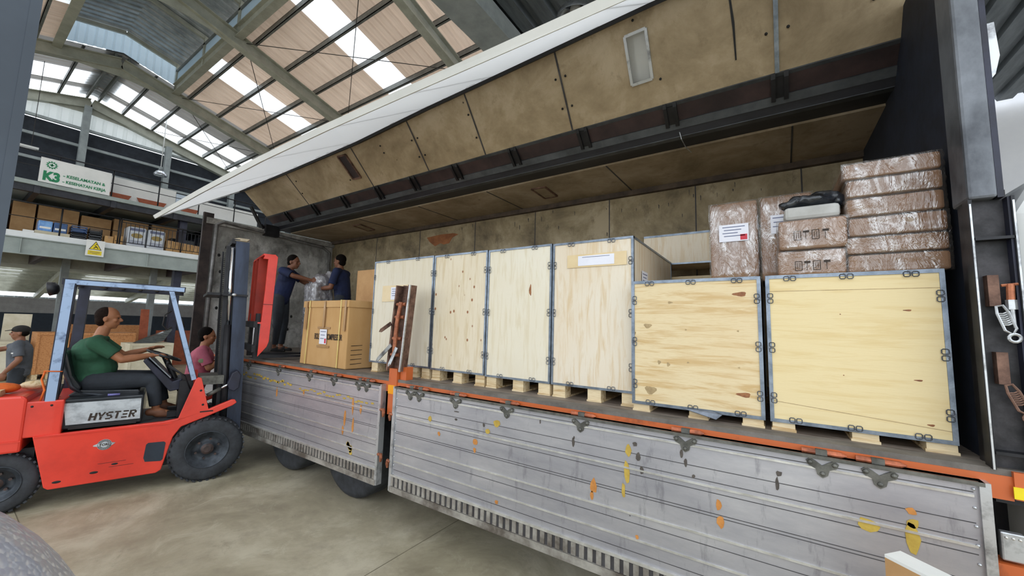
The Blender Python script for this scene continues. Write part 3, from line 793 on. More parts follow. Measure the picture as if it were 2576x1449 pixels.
for x in (-5.6, -4.2, -2.95, -1.38, .2): cs.bar((x, 3.76, 3.518), (x + .02, YB, 3.518), .012, .006)
each(cs, 'panel_seam', m_groove, cl)
MB().box(XL, XR + .03, YB - .06, YB, 3.46, 3.52).build('corner_moulding', mat('sagging_brown_moulding', '#5c4d40', '#3b3029', .7), T)
def frame_on(mb, P, w, nrm):
    for i in range(4): mb.bar(P[i], P[(i + 1) % 4], w, w, up=nrm)
    return mb
for P, nm in (([(-2.40, 3.95, 3.515), (-2.22, 3.97, 3.515), (-2.24, 4.33, 3.515), (-2.42, 4.33, 3.515)], 0), ([(-6.05, 3.95, 3.515), (-5.87, 3.97, 3.515), (-5.97, 4.34, 3.515), (-6.15, 4.33, 3.515)], 1)):
    h = frame_on(MB(), P, .02, (0, 0, 1)).build('hatch_frame', m_rust, T)
    MB().prism([V(p) + V((0, 0, -.002)) for p in P], (0, 0, .004)).build('hatch_board', m_ceil, h)
# top centre beam of the box and hinge rail
def ext(poly, x0=XL, x1=XR + .11):
    return MB().prism([(x0, y, z) for y, z in poly], (x1 - x0, 0, 0))
ext([(3.46, 3.585), (3.50, 3.53), (3.78, 3.54), (3.84, 3.60), (3.84, 3.82), (3.46, 3.84)]).build('centre_beam', m_beam, T)
ext([(3.415, 3.625), (3.455, 3.575), (3.475, 3.60), (3.44, 3.66)]).build('hinge_rail', m_greyrail, T)
ext([(3.50, 3.524), (3.56, 3.524), (3.56, 3.536), (3.50, 3.536)]).build('beam_flange', m_greyrail, T)
# the raised wing: lofted along its slightly bowed length
wing = bpy.data.objects.new('wing', None); COL.objects.link(wing); wing.parent = T; wing.location = (0, 0, 0)
BOW = ((-7.8, 4.13, 3.33), (-6.0, 4.15, 3.42), (-4.4, 4.18, 3.48), (-3.15, 4.26, 3.49), (-2.2, 4.30, 3.48), (-.7, 4.37, 3.46), (.86, 4.41, 3.45))
BX = [b[0] for b in BOW]
def wp(x):
    x = min(max(x, -7.8), .86)
    for (xa, ca, ta), (xb, cb_, tb_) in zip(BOW, BOW[1:]):
        if x <= xb: break
    k = (x - xa) / (xb - xa)
    return V((3.30, 3.745)), V((2.88, ca + (cb_ - ca) * k)), V((1.75, ta + (tb_ - ta) * k))
def pt(x, a, b=0.0):
    """point on the half-roof lining: a from hinge (0) to outer corner (1), b off the face towards below"""
    h, c, t = wp(x); p = h.lerp(c, a); d = (c - h).normalized(); nrm = V((-d.y, -d.x)) if False else V((d.y * -1, d.x)) 
    nrm = V((-abs(d.y), -abs(d.x))); p = p + nrm * b; return (x, p.x, p.y)
XW = .86
L = []
def slab(fn, a0, a1, b0, b1):
    mb = MB()
    for xa, xb in zip(BX, BX[1:]):
        mb.hexa([fn(xa, a0, b0), fn(xb, a0, b0), fn(xb, a1, b0), fn(xa, a1, b0), fn(xa, a0, b1), fn(xb, a0, b1), fn(xb, a1, b1), fn(xa, a1, b1)])
    return mb
# lining with one real opening (the torn-open lamp hole)
hx0, hx1, ha0, ha1 = -.93, -.76, .30, .80
mb = MB()
lx = sorted(BX + [hx0, hx1])
for (x0, x1) in zip(lx, lx[1:]):
  for (a0, a1) in (((0, ha0), (ha1, 1)) if abs(x0 - hx0) < 1e-6 else ((0, 1),)):
    mb.hexa([pt(x0, a0, 0), pt(x1, a0, 0), pt(x1, a1, 0), pt(x0, a1, 0), pt(x0, a0, -.012), pt(x1, a0, -.012), pt(x1, a1, -.012), pt(x0, a1, -.012)])
mb.build('lining_panel', m_lining, wing)
slab(pt, 0, 1.05, -.10, -.12).build('outer_skin', m_whitegloss, wing)
sm = MB()
for x in (-6.32, -4.62, -3.52, -2.62, -1.55):
    sm.hexa([pt(x - .008, 0, .003), pt(x + .008, 0, .003), pt(x + .008, 1, .003), pt(x - .008, 1, .003), pt(x - .008, 0, 0), pt(x + .008, 0, 0), pt(x + .008, 1, 0), pt(x - .008, 1, 0)])
each(sm, 'panel_seam', m_groove, wing)
x = .1
MB().hexa([pt(x - .014, 0, .008), pt(x + .014, 0, .008), pt(x + .014, 1, .008), pt(x - .014, 1, .008), pt(x - .014, 0, 0), pt(x + .014, 0, 0), pt(x + .014, 1, 0), pt(x - .014, 1, 0)]).build('metal_joint_strip', m_edge, wing)
bo = MB()
for x, a in ((-6.27, .35), (-6.2, .7), (-3.57, .3), (-3.47, .3), (-3.57, .62), (-3.47, .62), (-2.66, .3), (-2.66, .66), (-1.6, .3), (-1.5, .3), (-1.6, .66), (-1.5, .66), (.04, .36), (.17, .36), (.04, .74), (.17, .74), (-.7, .27), (-.85, .92), (-4.1, .75), (-4.1, .6), (-5.0, .3), (.62, .35), (.62, .8)):
    bo.ell(pt(x, a, .002), (.011, .011, .011), n=7, m=5)
each(bo, 'bolt_head', m_blackrub, wing)
P = [pt(hx0, ha0, .008), pt(hx1, ha0, .008), pt(hx1, ha1, .008), pt(hx0, ha1, .008)]
frame_on(MB(), P, .022, (0, -.8, -.6)).build('opening_frame', m_steelw, wing)
P = [pt(-4.92, .3, .008), pt(-4.75, .28, .008), pt(-4.78, .86, .008), pt(-4.95, .88, .008)]
q = frame_on(MB(), P, .022, (0, -.8, -.6)).build('hatch_frame', m_rust, wing)
MB().prism(P, (0, .002, .002)).build('hatch_board', m_maroon, wing)
# torn plywood strip near the joint
tb = MB().prism([pt(-.16, .22, .002), pt(-.150, .22, .002), pt(-.15, .55, .002), pt(-.175, .92, .002), pt(-.185, .92, .002), pt(-.165, .5, .002)], (0, .001, .001))
tb.build('crack', m_blackrub, wing)
# black seal at the outer corner, with the white side wall hanging off it
def sd(x, a, b=0.0):
    h, c, t = wp(x); p = c.lerp(t, a); d = (t - c).normalized(); nrm = V((-d.y, d.x))
    if nrm.y > 0: nrm = -nrm
    p = p + nrm * b; return (x, p.x, p.y)
slab(sd, -.03, .05, -.02, .03).build('corner_seal', m_blackrub, wing)
slab(sd, .05, .97, 0.0, -.02).build('side_panel', m_frp, wing)
slab(sd, .97, 1.0, .012, -.04).build('panel_lip', m_white, wing)
MB().add([sd(XL - .002, 0, .02), sd(XL - .002, 1, .01), sd(XL - .002, 1, -.035), sd(XL - .002, 0, -.035)], [(0, 1, 2, 3)]).prism([sd(XL, 0, .02), sd(XL, 1, .01), sd(XL, 1, -.035), sd(XL, 0, -.035)], (-.02, 0, 0)).build('end_cap', m_steelw, wing)
dr = MB(); rnd = random.Random(5)
for i in range(34):
    x = rnd.uniform(XL + .4, .5); a = rnd.uniform(.055, .12); w = rnd.uniform(.02, .14)
    dr.hexa([sd(x, a, .0015), sd(x + w, a, .0015), sd(x + w * .9, a + .01, .0015), sd(x + .1 * w, a + .008, .0015), sd(x, a, .0002), sd(x + w, a, .0002), sd(x + w * .9, a + .01, .0002), sd(x + .1 * w, a + .008, .0002)])
dr.build('grime_marks', m_aludirt, wing)
# curved end rib at the left end of the wing
cr = MB(); Pv = []; H0 = V((3.30, 3.745)); C0 = V((2.88, 4.13))
for i in range(9):
    t_ = i / 8; y = C0.x + (H0.x - C0.x) * t_ + .09 * math.sin(math.pi * t_); z = C0.y + (H0.y - C0.y) * t_ + .07 * math.sin(math.pi * t_) * 1.0
    Pv.append((XL - .01, y, z))
cr.tube(Pv, .018, 6)
cr.build('curved_rib', m_black, wing, smooth=True)
# brackets in the dark channel between lining and beam
ext([(3.305, 3.735), (3.42, 3.635), (3.46, 3.66), (3.33, 3.78)]).build('channel', m_maroon, T)
ext([(3.292, 3.735), (3.318, 3.722), (3.325, 3.735), (3.30, 3.752)]).build('channel_lip', m_greyrail, T)
for x in (-7.1, -6.23, -5.4, -4.58, -3.85, -3.11, -2.27, -1.46, -.66, .11):
    b = MB()
    for d in (-.05, .03): b.prism([(x + d, 3.285, 3.74), (x + d, 3.30, 3.70), (x + d, 3.42, 3.585), (x + d, 3.45, 3.60), (x + d, 3.45, 3.68), (x + d, 3.32, 3.76)], (.028, 0, 0))
    b.prism([(x - .04, 3.31, 3.715), (x - .04, 3.42, 3.61), (x - .04, 3.43, 3.64), (x - .04, 3.33, 3.735)], (.09, 0, 0))
    b.build('bracket', m_black, T)
MB().tube([(-.62, 3.47, 3.60), (-.60, 3.50, 3.50), (-.58, 3.6, 3.46), (-.56, 3.75, 3.47)], .004, 5).build('loose_wire', m_steelw, T)
MB().cyl((XL + .02, 3.20, 3.56), (XL + .02, 3.02, 3.86), .03, 12).cyl((XL + .02, 3.24, 3.49), (XL + .02, 3.20, 3.57), .045, 12).build('lift_cylinder', m_black, T, smooth=False)
MB().box(XL - .03, XL + .12, 3.26, 3.5, 3.38, 3.58).build('hinge_block', m_black, T)

# drop gates
def gate(label, x0, x1, hinges, hooks, z0=.345, z1=1.25, y=YF - .09):
    G = MB()
    G.box(x0, x1, y, y + .035, z0, z1)
    go = G.build('drop_gate', m_alu, T); go['label'] = label
    zs = z0 + (z1 - z0) * .155
    gr = MB()
    for z in (1.19, .995, .74, .60, 0): 
        if z: gr.box(x0 + .03, x1 - .03, y - .007, y, z - .004, z + .006)
    gr.build('raised_bead', m_alubright, go)
    dk = MB()
    for z in (1.205, 1.085, 1.02, .965, .86, .845, .69, .53): dk.box(x0 + .03, x1 - .03, y - .0012, y, z - .0018, z + .0018)
    dk.build('plank_joint', m_groove, go)
    # slotted strip
    s0, s1 = z0 + .045, zs - .012
    MB().box(x0 + .03, x1 - .03, y - .003, y, s0, s1).build('slot_backing', m_groove, go)
    st = MB(); n_ = int((x1 - x0 - .06) / .056)
    for i in range(n_ + 1):
        xx = x0 + .03 + (x1 - x0 - .06) * i / n_
        st.box(xx - .019, xx + .013, y - .013, y, s0 + .003, s1 - .003)
    st.build('slotted_strip', m_aludirt, go)
    MB().box(x0, x1, y - .016, y, zs - .012, zs + .004).build('upper_trim', m_alubright, go)
    MB().box(x0, x1, y - .018, y + .04, z0 - .004, z0 + .045).build('bottom_lip', m_aludirt, go)
    MB().box(x0, x1, y - .016, y + .04, z1 - .016, z1).build('top_lip', m_hinge, go)
    for xe in (x0, x1):
        MB().box(xe - .016, xe + .016, y - .014, y + .045, z0, z1).build('end_cap', m_steelw, go)
    rv = MB()
    for xe in (x0 + .03, x1 - .03):
        for k in range(12): rv.ell((xe, y - .003, z0 + .08 + k * .072), (.006, .005, .006), n=7, m=4)
    rv.build('rivets', m_steelw, go)
    for xx in hinges:
        h = MB(); zc = z1 - .05
        poly = [(-.062, .022), (-.045, .034), (-.022, .022), (0, .006), (.022, .022), (.045, .034), (.062, .022), (.054, .002), (.026, -.012), (.02, -.036), (0, -.05), (-.02, -.036), (-.026, -.012), (-.054, .002)]
        h.prism([(xx + a, y - .008, zc + b) for a, b in poly], (0, .008, 0))
        for a, b in ((-.046, .016), (.046, .016), (0, -.03)): h.ell((xx + a, y - .010, zc + b), (.011, .009, .011), n=10, m=6)
        h.build('hinge_plate', m_hinge, go)
        k = MB(); zr_ = ZD - .040; yr_ = y + .022
        for a, b in ((-.075, -.02), (.02, .075)): k.cyl((xx + a, yr_, zr_), (xx + b, yr_, zr_), .0135, 10)
        k.cyl((xx - .07, yr_, zr_), (xx + .07, yr_, zr_), .006, 8); k.lathe([(.0135, 0), (.003, .02)], (xx + .075, yr_, zr_), (1, 0, 0), 10)
        k.build('hinge_pin', m_orangerod, go)
        MB().box(xx - .022, xx + .022, yr_ - .016, yr_ + .01, zr_ - .04, zr_ + .014).build('hinge_knuckle', m_hinge, go)
    for (xx, z) in hooks:
        s_ = 1 if xx > (x0 + x1) / 2 else -1
        MB().tube([(xx + s_ * .01, y - .005, z + .02), (xx + s_ * .05, y - .005, z + .022), (xx + s_ * .055, y - .005, z - .005), (xx + s_ * .05, y - .005, z - .04)], [.014, .016, .016, .01], 8).build('latch_hook', m_copper, go)
    return go
gl = gate('long drop gate', -2.86, .69, (-2.66, -2.55, -2.13, -1.63, -1.05, -.42, .18, .38), ((-2.86, .98), (-2.86, .57)))
gs = gate('short drop gate with faded yellow tape', -7.66, -3.06, (-3.28, -3.4, -3.83, -4.3, -5.0, -5.8, -6.6, -7.3), ((-3.06, 1.0), (-3.06, .60)))
rnd = random.Random(11)
def scrap(mb, x, z, w, h, y=YF - .0925):
    n_ = 9; P = []
    for i in range(n_):
        a = 2 * math.pi * i / n_; r_ = rnd.uniform(.7, 1.1); P.append((x + w / 2 * r_ * math.cos(a), y, z + h / 2 * r_ * math.sin(a)))
    return mb.prism(P, (0, .0015, 0))
o1 = MB(); o2 = MB(); o3 = MB()
for x, z, w, h, k in ((-2.41, 1.03, .045, .05, 0), (-2.3, .93, .03, .04, 1), (-1.72, 1.10, .07, .07, 0), (-1.80, 1.03, .05, .04, 0), (-1.92, .93, .05, .05, 1), (-1.92, .87, .03, .04, 1), (-.75, .97, .035, .16, 0), (-.74, 1.10, .04, .09, 0), (-.77, .86, .025, .1, 0), (-.96, .84, .045, .10, 1), (-.97, .78, .03, .06, 1), (-.26, .91, .03, .06, 1), (-.255, .83, .035, .07, 1), (-.69, .62, .02, .03, 1), (.33, .985, .09, .06, 0), (.475, 1.03, .045, .05, 0), (.475, .97, .05, .14, 0), (.475, 1.08, .04, .03, 1), (-1.7, .55, .03, .03, 1)):
    scrap(o2 if k else o1, x, z, w, h)
for x, z, w, h in ((-1.1, 1.08, .02, .06), (-1.095, 1.11, .012, .02), (-.70, 1.14, .03, .03), (-.68, 1.07, .03, .06), (-.66, 1.0, .025, .05), (-.44, 1.135, .02, .05), (-.42, 1.09, .018, .05), (-.38, 1.03, .02, .02), (.01, 1.13, .03, .03), (.0, 1.08, .02, .07), (-2.12, 1.13, .06, .01), (-2.12, 1.07, .03, .02), (-1.84, 1.07, .02, .03), (-1.35, 1.17, .01, .03), (-1.2, .6, .02, .01), (-.35, .47, .02, .03)):
    scrap(o3, x, z, w, h)
each(o1, 'tape_scrap', m_yscrap, gl); each(o2, 'faded_tape_scrap', m_oscrap, gl); each(o3, 'tar_smear', m_dscrap, gl)
o1 = MB(); o2 = MB()
for i in range(30): scrap(o1, -6.3 + i * .055 + rnd.uniform(-.02, .02), 1.09 + rnd.uniform(-.03, .03), .07, .028)
for i in range(22): scrap(o1, -4.5 + i * .062 + rnd.uniform(-.02, .02), 1.055 + rnd.uniform(-.02, .02), .06, .02)
for i in range(9): scrap(o1, -3.5 + rnd.uniform(-.05, .05), .58 + rnd.uniform(-.05, .05), .05, .05)
for x, z, h in ((-6.0, .98, .1), (-5.0, .96, .13), (-3.6, .86, .18), (-3.62, .74, .10), (-3.48, 1.0, .2), (-3.46, .82, .16), (-3.35, .98, .1), (-4.4, 1.02, .08)): scrap(o2, x, z, .035, h)
each(o1, 'tape_scrap', m_yscrap, gs); each(o2, 'faded_tape_scrap', m_oscrap, gs)

# centre post between the gates
cp = MB().box(-3.0, -2.89, YF - .06, YF + .04, .98, 1.40).box(-2.88, -2.80, YF - .03, YF + .05, 1.22, 1.42)
cp.build('centre_post', m_orange, T)
MB().box(-2.995, -2.905, YF - .068, YF - .06, 1.17, 1.25).build('amber_reflector', m_reflect, T)
up_ = MB()
a0, a1 = V((-2.94, YF - .03, 1.38)), V((-2.86, YF - .03, 2.18))
for dx, m_ in ((-.085, 0), (.085, 0)): up_.bar(a0 + V((dx, 0, 0)), a1 + V((dx, 0, 0)), .02, .09, up=(0, 1, 0))
up_.bar(a0 + V((0, .04, 0)), a1 + V((0, .04, 0)), .17, .012, up=(0, 1, 0))
po = up_.build('stake_pocket', m_rust, T)
MB().bar(a0 + V((.1, -.045, 0)), a1 + V((.1, -.045, 0)), .012, .015, up=(0, 1, 0)).build('bright_edge', m_steelw, po)
lt = MB()
for z in (.15, .3, .5, .62):
    c = a0.lerp(a1, z / .8); lt.cyl(c + V((-.06, -.03, 0)), c + V((.06, -.03, 0)), .018, 10)
lt.tube([a0.lerp(a1, .2) + V((0, -.05, 0)), a0.lerp(a1, .55) + V((0, -.06, 0)), a0.lerp(a1, .8) + V((.01, -.05, 0))], .02, 8)
lt.build('latch_mechanism', m_copper, po)
for a, b in (((-2.96, 1.62), (-3.10, 1.48)), ((-2.88, 1.60), (-2.93, 1.45)), ((-2.98, 1.82), (-3.08, 1.75))):
    p = V((a[0], YF - .09, a[1])); q = V((b[0], YF - .12, b[1])); d = (q - p); s2 = V((-d.z, 0, d.x)).normalized() * .012
    mb = MB().tube([p + s2, q + s2, q + d * .15, q - s2, p - s2], .007, 6, closed=True).tube([p, q], .006, 6)
    mb.build('clamp_handle', m_steelw if b[1] < 1.6 else m_rust, po)

# front post on the right with its latches
fp = MB()
fp.box(XR - .012, XR + .075, YF - .06, YF + .12, 2.42, 4.05)
f2 = fp.build('front_post', m_post, T, bevel=.012)
MB().box(XR + .075, XR + .094, YF - .05, YF + .12, 2.42, 4.05).box(XR + .10, XR + .12, YF - .05, YF + .12, ZD, 2.42).build('post_side', m_guarddark, T)
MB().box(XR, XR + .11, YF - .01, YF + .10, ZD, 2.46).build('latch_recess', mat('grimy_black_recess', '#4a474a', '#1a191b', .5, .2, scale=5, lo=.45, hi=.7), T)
e = MB().box(XR - .014, XR - .002, YF - .06, YF + .0, ZD, 2.42).box(XR + .107, XR + .117, YF - .06, YF + .0, ZD, 2.42).box(XR - .01, XR + .117, YF - .06, YF, 2.24, 2.252).box(XR, XR + .112, YF - .06, YF, 1.36, 1.372)
e.build('recess_rim', m_black, T)
MB().box(XR - .012, XR - .006, YF - .064, YF - .058, ZD, 2.40).box(XR + .109, XR + .115, YF - .064, YF - .058, ZD, 2.40).build('worn_rim_edge', m_steelw, T)
def clip_latch(x, z, m, tilt):
    b = MB().box(x - .016, x + .016, YF - .05, YF - .01, z - .10, z + .03).build('latch_strap', m_rust, T)
    mb = MB(); q0 = V((x + .008, YF - .055, z - .10)); d = V((math.sin(tilt), 0, -math.cos(tilt))); s_ = V((d.z, 0, -d.x)) * .016
    mb.tube([q0 + s_ * .6, q0 + d * .03 + s_, q0 + d * .10 + s_, q0 + d * .12, q0 + d * .10 - s_, q0 + d * .03 - s_, q0 - s_ * .6], .005, 6, closed=True)
    for k in range(7): c = q0 + d * (.03 + .008 * k); mb.tube([c + s_ * .7, c + d * .003, c - s_ * .7], .003, 5)
    ring = []
    for k in range(12): a = 2 * math.pi * k / 12; ring.append(q0 + d * .135 + s_ * math.cos(a) + d * .016 * math.sin(a))
    mb.tube(ring, .006, 6, closed=True)
    mb.build('spring_clip', m, b)
clip_latch(XR + .04, 2.06, m_steelw, .25)
clip_latch(XR + .045, 1.74, m_rust, .35)
pn = MB().cyl((XR + .085, YF - .05, 2.05), (XR + .082, YF - .05, 1.98), .012, 10).tube([(XR + .06, YF - .05, 2.045), (XR + .106, YF - .05, 2.05)], .006, 6)
po2 = pn.build('lock_pin', m_copper, T)
MB().cyl((XR + .083, YF - .05, 1.985), (XR + .083, YF - .05, 1.945), .016, 6).cyl((XR + .083, YF - .05, 1.945), (XR + .087, YF - .05, 1.87), .008, 10, r2=.005).build('pin_tip', m_steelw, po2)

MB().prism([(XR + .094, YF - .02, 3.22), (XR + .125, YF - .02, 3.22), (XR + .132, YF - .02, 3.06), (XR + .115, YF - .02, 2.98), (XR + .094, YF - .02, 2.95)], (0, .08, 0)).build('post_bracket', m_steelw, T)
# lower right: reflectors, bracket, chassis ends
MB().box(XR + .04, XR + .16, YF - .064, YF - .02, 1.195, 1.30).build('side_rail_end', m_orange, T)
MB().box(XR + .035, XR + .085, YF - .069, YF - .064, 1.20, 1.245).box(XR + .085, XR + .125, YF - .070, YF - .064, 1.195, 1.29).build('yellow_reflector', m_yellow, T)
MB().box(XR + .0, 1.5, YF - .02, YF + .05, 1.165, 1.195).build('lower_flange', m_black, T)
lb = MB().box(XR + .0, XR + .065, YF - .03, YF + .0, .945, 1.055).build('lamp_bracket', m_steelw, T, bevel=.006)
q = MB()
for k in range(3): q.ell((XR + .015 + .018 * k, YF - .032, 1.035), (.005, .004, .005), n=8, m=5)
q.build('bracket_bolts', m_alubright, lb)
MB().box(XR - .02, 1.5, YF - .04, YF + .05, .72, .935).build('step_frame', m_orange, T)
MB().box(.9, 1.5, YF + .1, YF + .2, .5, 1.15).build('dark_step_support', m_black, T)
# cab
cab = bpy.data.objects.new('cab', None); COL.objects.link(cab); cab.parent = T; cab.location = (-.082, 0, 0)
MB().prism([(.95, YF - .0, .75), (.95, YF - .0, 2.36), (1.03, YF - .0, 2.52), (1.25, YF - .0, 2.60), (2.6, YF - .0, 2.62), (2.75, YF - .0, 1.8), (2.75, YF - .0, .75)], (0, 2.0, 0)).build('cab_shell', m_white, cab, bevel=.04)
MB().prism([(.985, YF - .012, 1.85), (1.0, YF - .012, 2.32), (1.2, YF - .012, 2.42), (1.9, YF - .012, 2.42), (1.9, YF - .012, 1.75), (1.1, YF - .012, 1.72)], (0, .01, 0)).build('window_surround', m_black, cab)
MB().prism([(1.02, YF - .017, 1.88), (1.03, YF - .017, 2.29), (1.21, YF - .017, 2.38), (1.85, YF - .017, 2.38), (1.85, YF - .017, 1.8), (1.12, YF - .017, 1.78)], (0, .004, 0)).build('side_window', m_glassc, cab)
# wheels
def wheel(x, y, r, w, m_t=m_tyre, parent=T, name='wheel'):
    pr = [(r * .55, -w / 2), (r * .86, -w / 2), (r * .96, -w / 2 + .02), (r, -w / 2 + .05), (r, w / 2 - .05), (r * .96, w / 2 - .02), (r * .86, w / 2), (r * .55, w / 2)]
    o = MB().lathe(pr, (x, y, r), (0, 1, 0), 40, caps=False).build(name, m_t, parent, smooth=True)
    MB().lathe([(.001, -w / 2 + .03), (r * .3, -w / 2 + .02), (r * .52, -w / 2 + .08), (r * .56, -w / 2 - .01), (r * .58, -w / 2)], (x, y, r), (0, 1, 0), 28, caps=False).build('rim', m_rim, o, smooth=True)
for x in (-5.0, -3.72, -1.2 + 2.9):
    for y in (2.72, 4.4): wheel(x, y, .50, .28)
MB().cyl((-5.0, 2.8, .5), (-5.0, 4.3, .5), .09, 12).cyl((-3.72, 2.8, .5), (-3.72, 4.3, .5), .09, 12).build('axle', m_black, T)
MB().box(-5.3, -3.4, 3.0, 3.12, .75, .9).build('leaf_spring', m_black, T)
MB().box(-2.4, -1.3, 2.95, 3.5, .45, .95).build('fuel_tank', m_greyrail, T, bevel=.04)

# ------------------------------------------------------------------ the load
def edge_clip(mb, c, along, face):
    """butterfly clip: two wire loops on the face side of an edge"""
    c = V(c); a = V(along).normalized(); f = V(face).normalized(); n_ = V((0, -1, 0)) * .004
    for s_ in (-1, 1):
        P = []
        for k in range(8):
            t_ = 2 * math.pi * k / 8 + math.pi / 8; sq = lambda q: math.copysign(abs(q) ** .55, q); P.append(c + n_ + a * (s_ * .0150 + .012 * sq(math.cos(t_))) + f * (.012 + .0125 * sq(math.sin(t_))))
        mb.tube(P, .0024, 4, closed=True)
    mb.hexa([c + n_ - a * .012 - f * .007, c + n_ + a * .012 - f * .007, c + n_ + a * .012 + f * .006, c + n_ - a * .012 + f * .006, c + n_ * .3 - a * .012 - f * .007, c + n_ * .3 + a * .012 - f * .007, c + n_ * .3 + a * .012 + f * .006, c + n_ * .3 - a * .012 + f * .006])
    return mb
def export_crate(label, m, x0, x1, y, dep, zb, zt, legs, wy=1.1, group=None, clipx=2, clipz=3, blockw=.1, ew=.016):
    t = thing('export_crate', label, 'crate', ((x0 + x1) / 2, y + dep / 2, ZD), group=group)
    body = MB().box(x0 + .004, x1 - .004, y + .004, y + dep - .004, zb + .004, zt - .004).build('plywood_panel', m, t)
    e = MB(); w = ew
    for xx, sgn in ((x0, 1), (x1, -1)):
        e.box(min(xx, xx + sgn * w), max(xx, xx + sgn * w), y - .001, y + .004, zb, zt)
        e.box(min(xx, xx + sgn * .004) - .001, max(xx, xx + sgn * .004) + .001, y, y + w * 1.5, zb, zt)
        e.box(min(xx, xx + sgn * .004) - .001, max(xx, xx + sgn * .004) + .001, y, y + dep, zt - w, zt)
        e.box(min(xx, xx + sgn * w), max(xx, xx + sgn * w), y, y + dep, zt - .003, zt + .001)
        e.box(min(xx, xx + sgn * .004) - .001, max(xx, xx + sgn * .004) + .001, y + dep - w, y + dep, zb, zt)
    for z0, z1 in ((zb, zb + w), (zt - w, zt)): e.box(x0, x1, y - .0012, y + .004, z0, z1)
    e.box(x0, x1, y, y + w, zt - .003, zt + .001).box(x0, x1, y + dep - w, y + dep, zt - .003, zt + .001)
    e.build('steel_edge', m_edge, t)
    for i in range(clipx):
        xx = x0 + (x1 - x0) * (i + .5) / clipx if clipx != 3 else x0 + (x1 - x0) * (.16, .5, .84)[i]
        edge_clip(MB(), (xx, y, zt - .008), (1, 0, 0), (0, 0, -1)).build('clip', m_edge2, t)
        edge_clip(MB(), (xx, y, zb + .008), (1, 0, 0), (0, 0, 1)).build('clip', m_edge2, t)
    for i in range(clipz):
        zz = zb + (zt - zb) * (.16, .5, .84)[i]
        edge_clip(MB(), (x0 + .008, y, zz), (0, 0, 1), (1, 0, 0)).build('clip', m_edge2, t)
        edge_clip(MB(), (x1 - .008, y, zz), (0, 0, 1), (-1, 0, 0)).build('clip', m_edge2, t)
    for lx in legs:
        for yy in (y + .01, y + dep - blockw - .02):
            MB().box(lx, lx + blockw, yy, yy + (.1 if yy < y + .1 else blockw), ZD + .012, zb).build('pallet_block', m_block, t)
        MB().box(lx - .005, lx + blockw + .005, y + .005, y + dep, ZD, ZD + .012).build('pallet_runner', m_block, t)
    return t, body
c1, b1 = export_crate('pale plywood crate with a torn taped label, leftmost of the four tall crates', m_crate[0], -3.64, -2.725, 2.68, 1.1, 1.40, 2.495, (-3.60, -3.0, -2.83))
c2, b2 = export_crate('narrow plywood crate covered in small knots, second of the tall crates', m_crate[1], -2.715, -2.065, 2.68, 1.1, 1.395, 2.49, (-2.69, -2.42, -2.165))
c3, b3 = export_crate('smooth plywood crate with one brown knot, third of the tall crates', m_crate[2], -2.055, -1.425, 2.68, 1.1, 1.39, 2.485, (-2.04, -1.77, -1.53))
c4, b4 = export_crate('wide tall plywood crate with a white label near its top', m_crate[3], -1.415, -.783, 2.68, 1.25, 1.39, 2.48, (-1.40, -1.12, -.87))
c5, b5 = export_crate('low square crate of striped pine with two big knots', m_crate[4], -.772, -.042, 2.60, 1.0, 1.345, 2.145, (-.765, -.43, -.15), clipx=3, ew=.018)
c6, b6 = export_crate('low wide yellow plywood crate beside the front post', m_crate[5], -.018, .682, 2.60, 1.0, 1.345, 2.145, (-.01, .32, .58), clipx=3, ew=.018)
c5n, c6n = c5, c6
def sheet_label(t, P0, w, h, xd=(1, 0, 0), nrm=(0, -1, 0), red=True, lines=3, tape=None):
    xd = V(xd).normalized(); nrm = V(nrm); P0 = V(P0); z = V((0, 0, 1))
    def q(u0, u1, v0, v1, o): return [P0 + xd * u0 + z * v0 + nrm * o, P0 + xd * u1 + z * v0 + nrm * o, P0 + xd * u1 + z * v1 + nrm * o, P0 + xd * u0 + z * v1 + nrm * o]
    if tape: MB().prism(q(-tape[0], w + tape[0], -tape[1], h + tape[1], .001), nrm * .0008).build('clear_tape', m_tape2, t)
    lb = MB().prism(q(0, w, 0, h, .0022), nrm * .001).build('paper_label', m_paper, t)
    b = MB()
    for i in range(lines): b.prism(q(w * (.12 + .05 * (i % 2)), w * (.88 - .12 * (i % 3)), h * (.82 - .7 * i / max(lines, 1)), h * (.82 - .7 * i / max(lines, 1)) + h * .05, .0034), nrm * .0004)
    b.build('printed_lines', m_ink, lb if False else lb)
    if red: MB().prism(q(w * .72, w * .95, h * .06, h * .38, .0034), nrm * .0004).build('red_stamp', m_redink, lb)
    return lb
m_tape2 = mat('yellowed_clear_tape', '#ddc69a', '#d4ba8a', .35, coat=.3)
sheet_label(c1, (-3.34, 2.68, 2.07), .12, .13, red=False, lines=4, tape=(.14, .02))
sheet_label(c4, (-1.2, 2.68, 2.29), .28, .075, red=False, lines=1, tape=(.09, .012))
sheet_label(c4, (-.782, 2.88, 2.12), .16, .14, xd=(0, 1, 0), nrm=(1, 0, 0), red=True, lines=4)
def knot(t, x, z, w, h, y, m):
    k = MB(); P = []
    for i in range(14):
        a = 2 * math.pi * i / 14; r_ = 1 + .2 * math.sin(3 * a + x * 9); P.append((x + w / 2 * r_ * math.cos(a), y - .0006, z + h / 2 * r_ * math.sin(a)))
    return k.prism(P, (0, .0005, 0)).build('knot', m, t)
m_knot = mat('wood_knot', '#a06a40', '#6f4024', .6, scale=30); m_stain = mat('grey_stain', '#b49c72', '#98815c', .7, scale=30)
knot(b3, -1.62, 2.12, .022, .09, 2.684, m_knot)
for x, z, w, h in ((-.145, 2.045, .07, .026), (-.14, 1.47, .07, .026)): knot(b5, x, z, w, h, 2.604, m_knot)
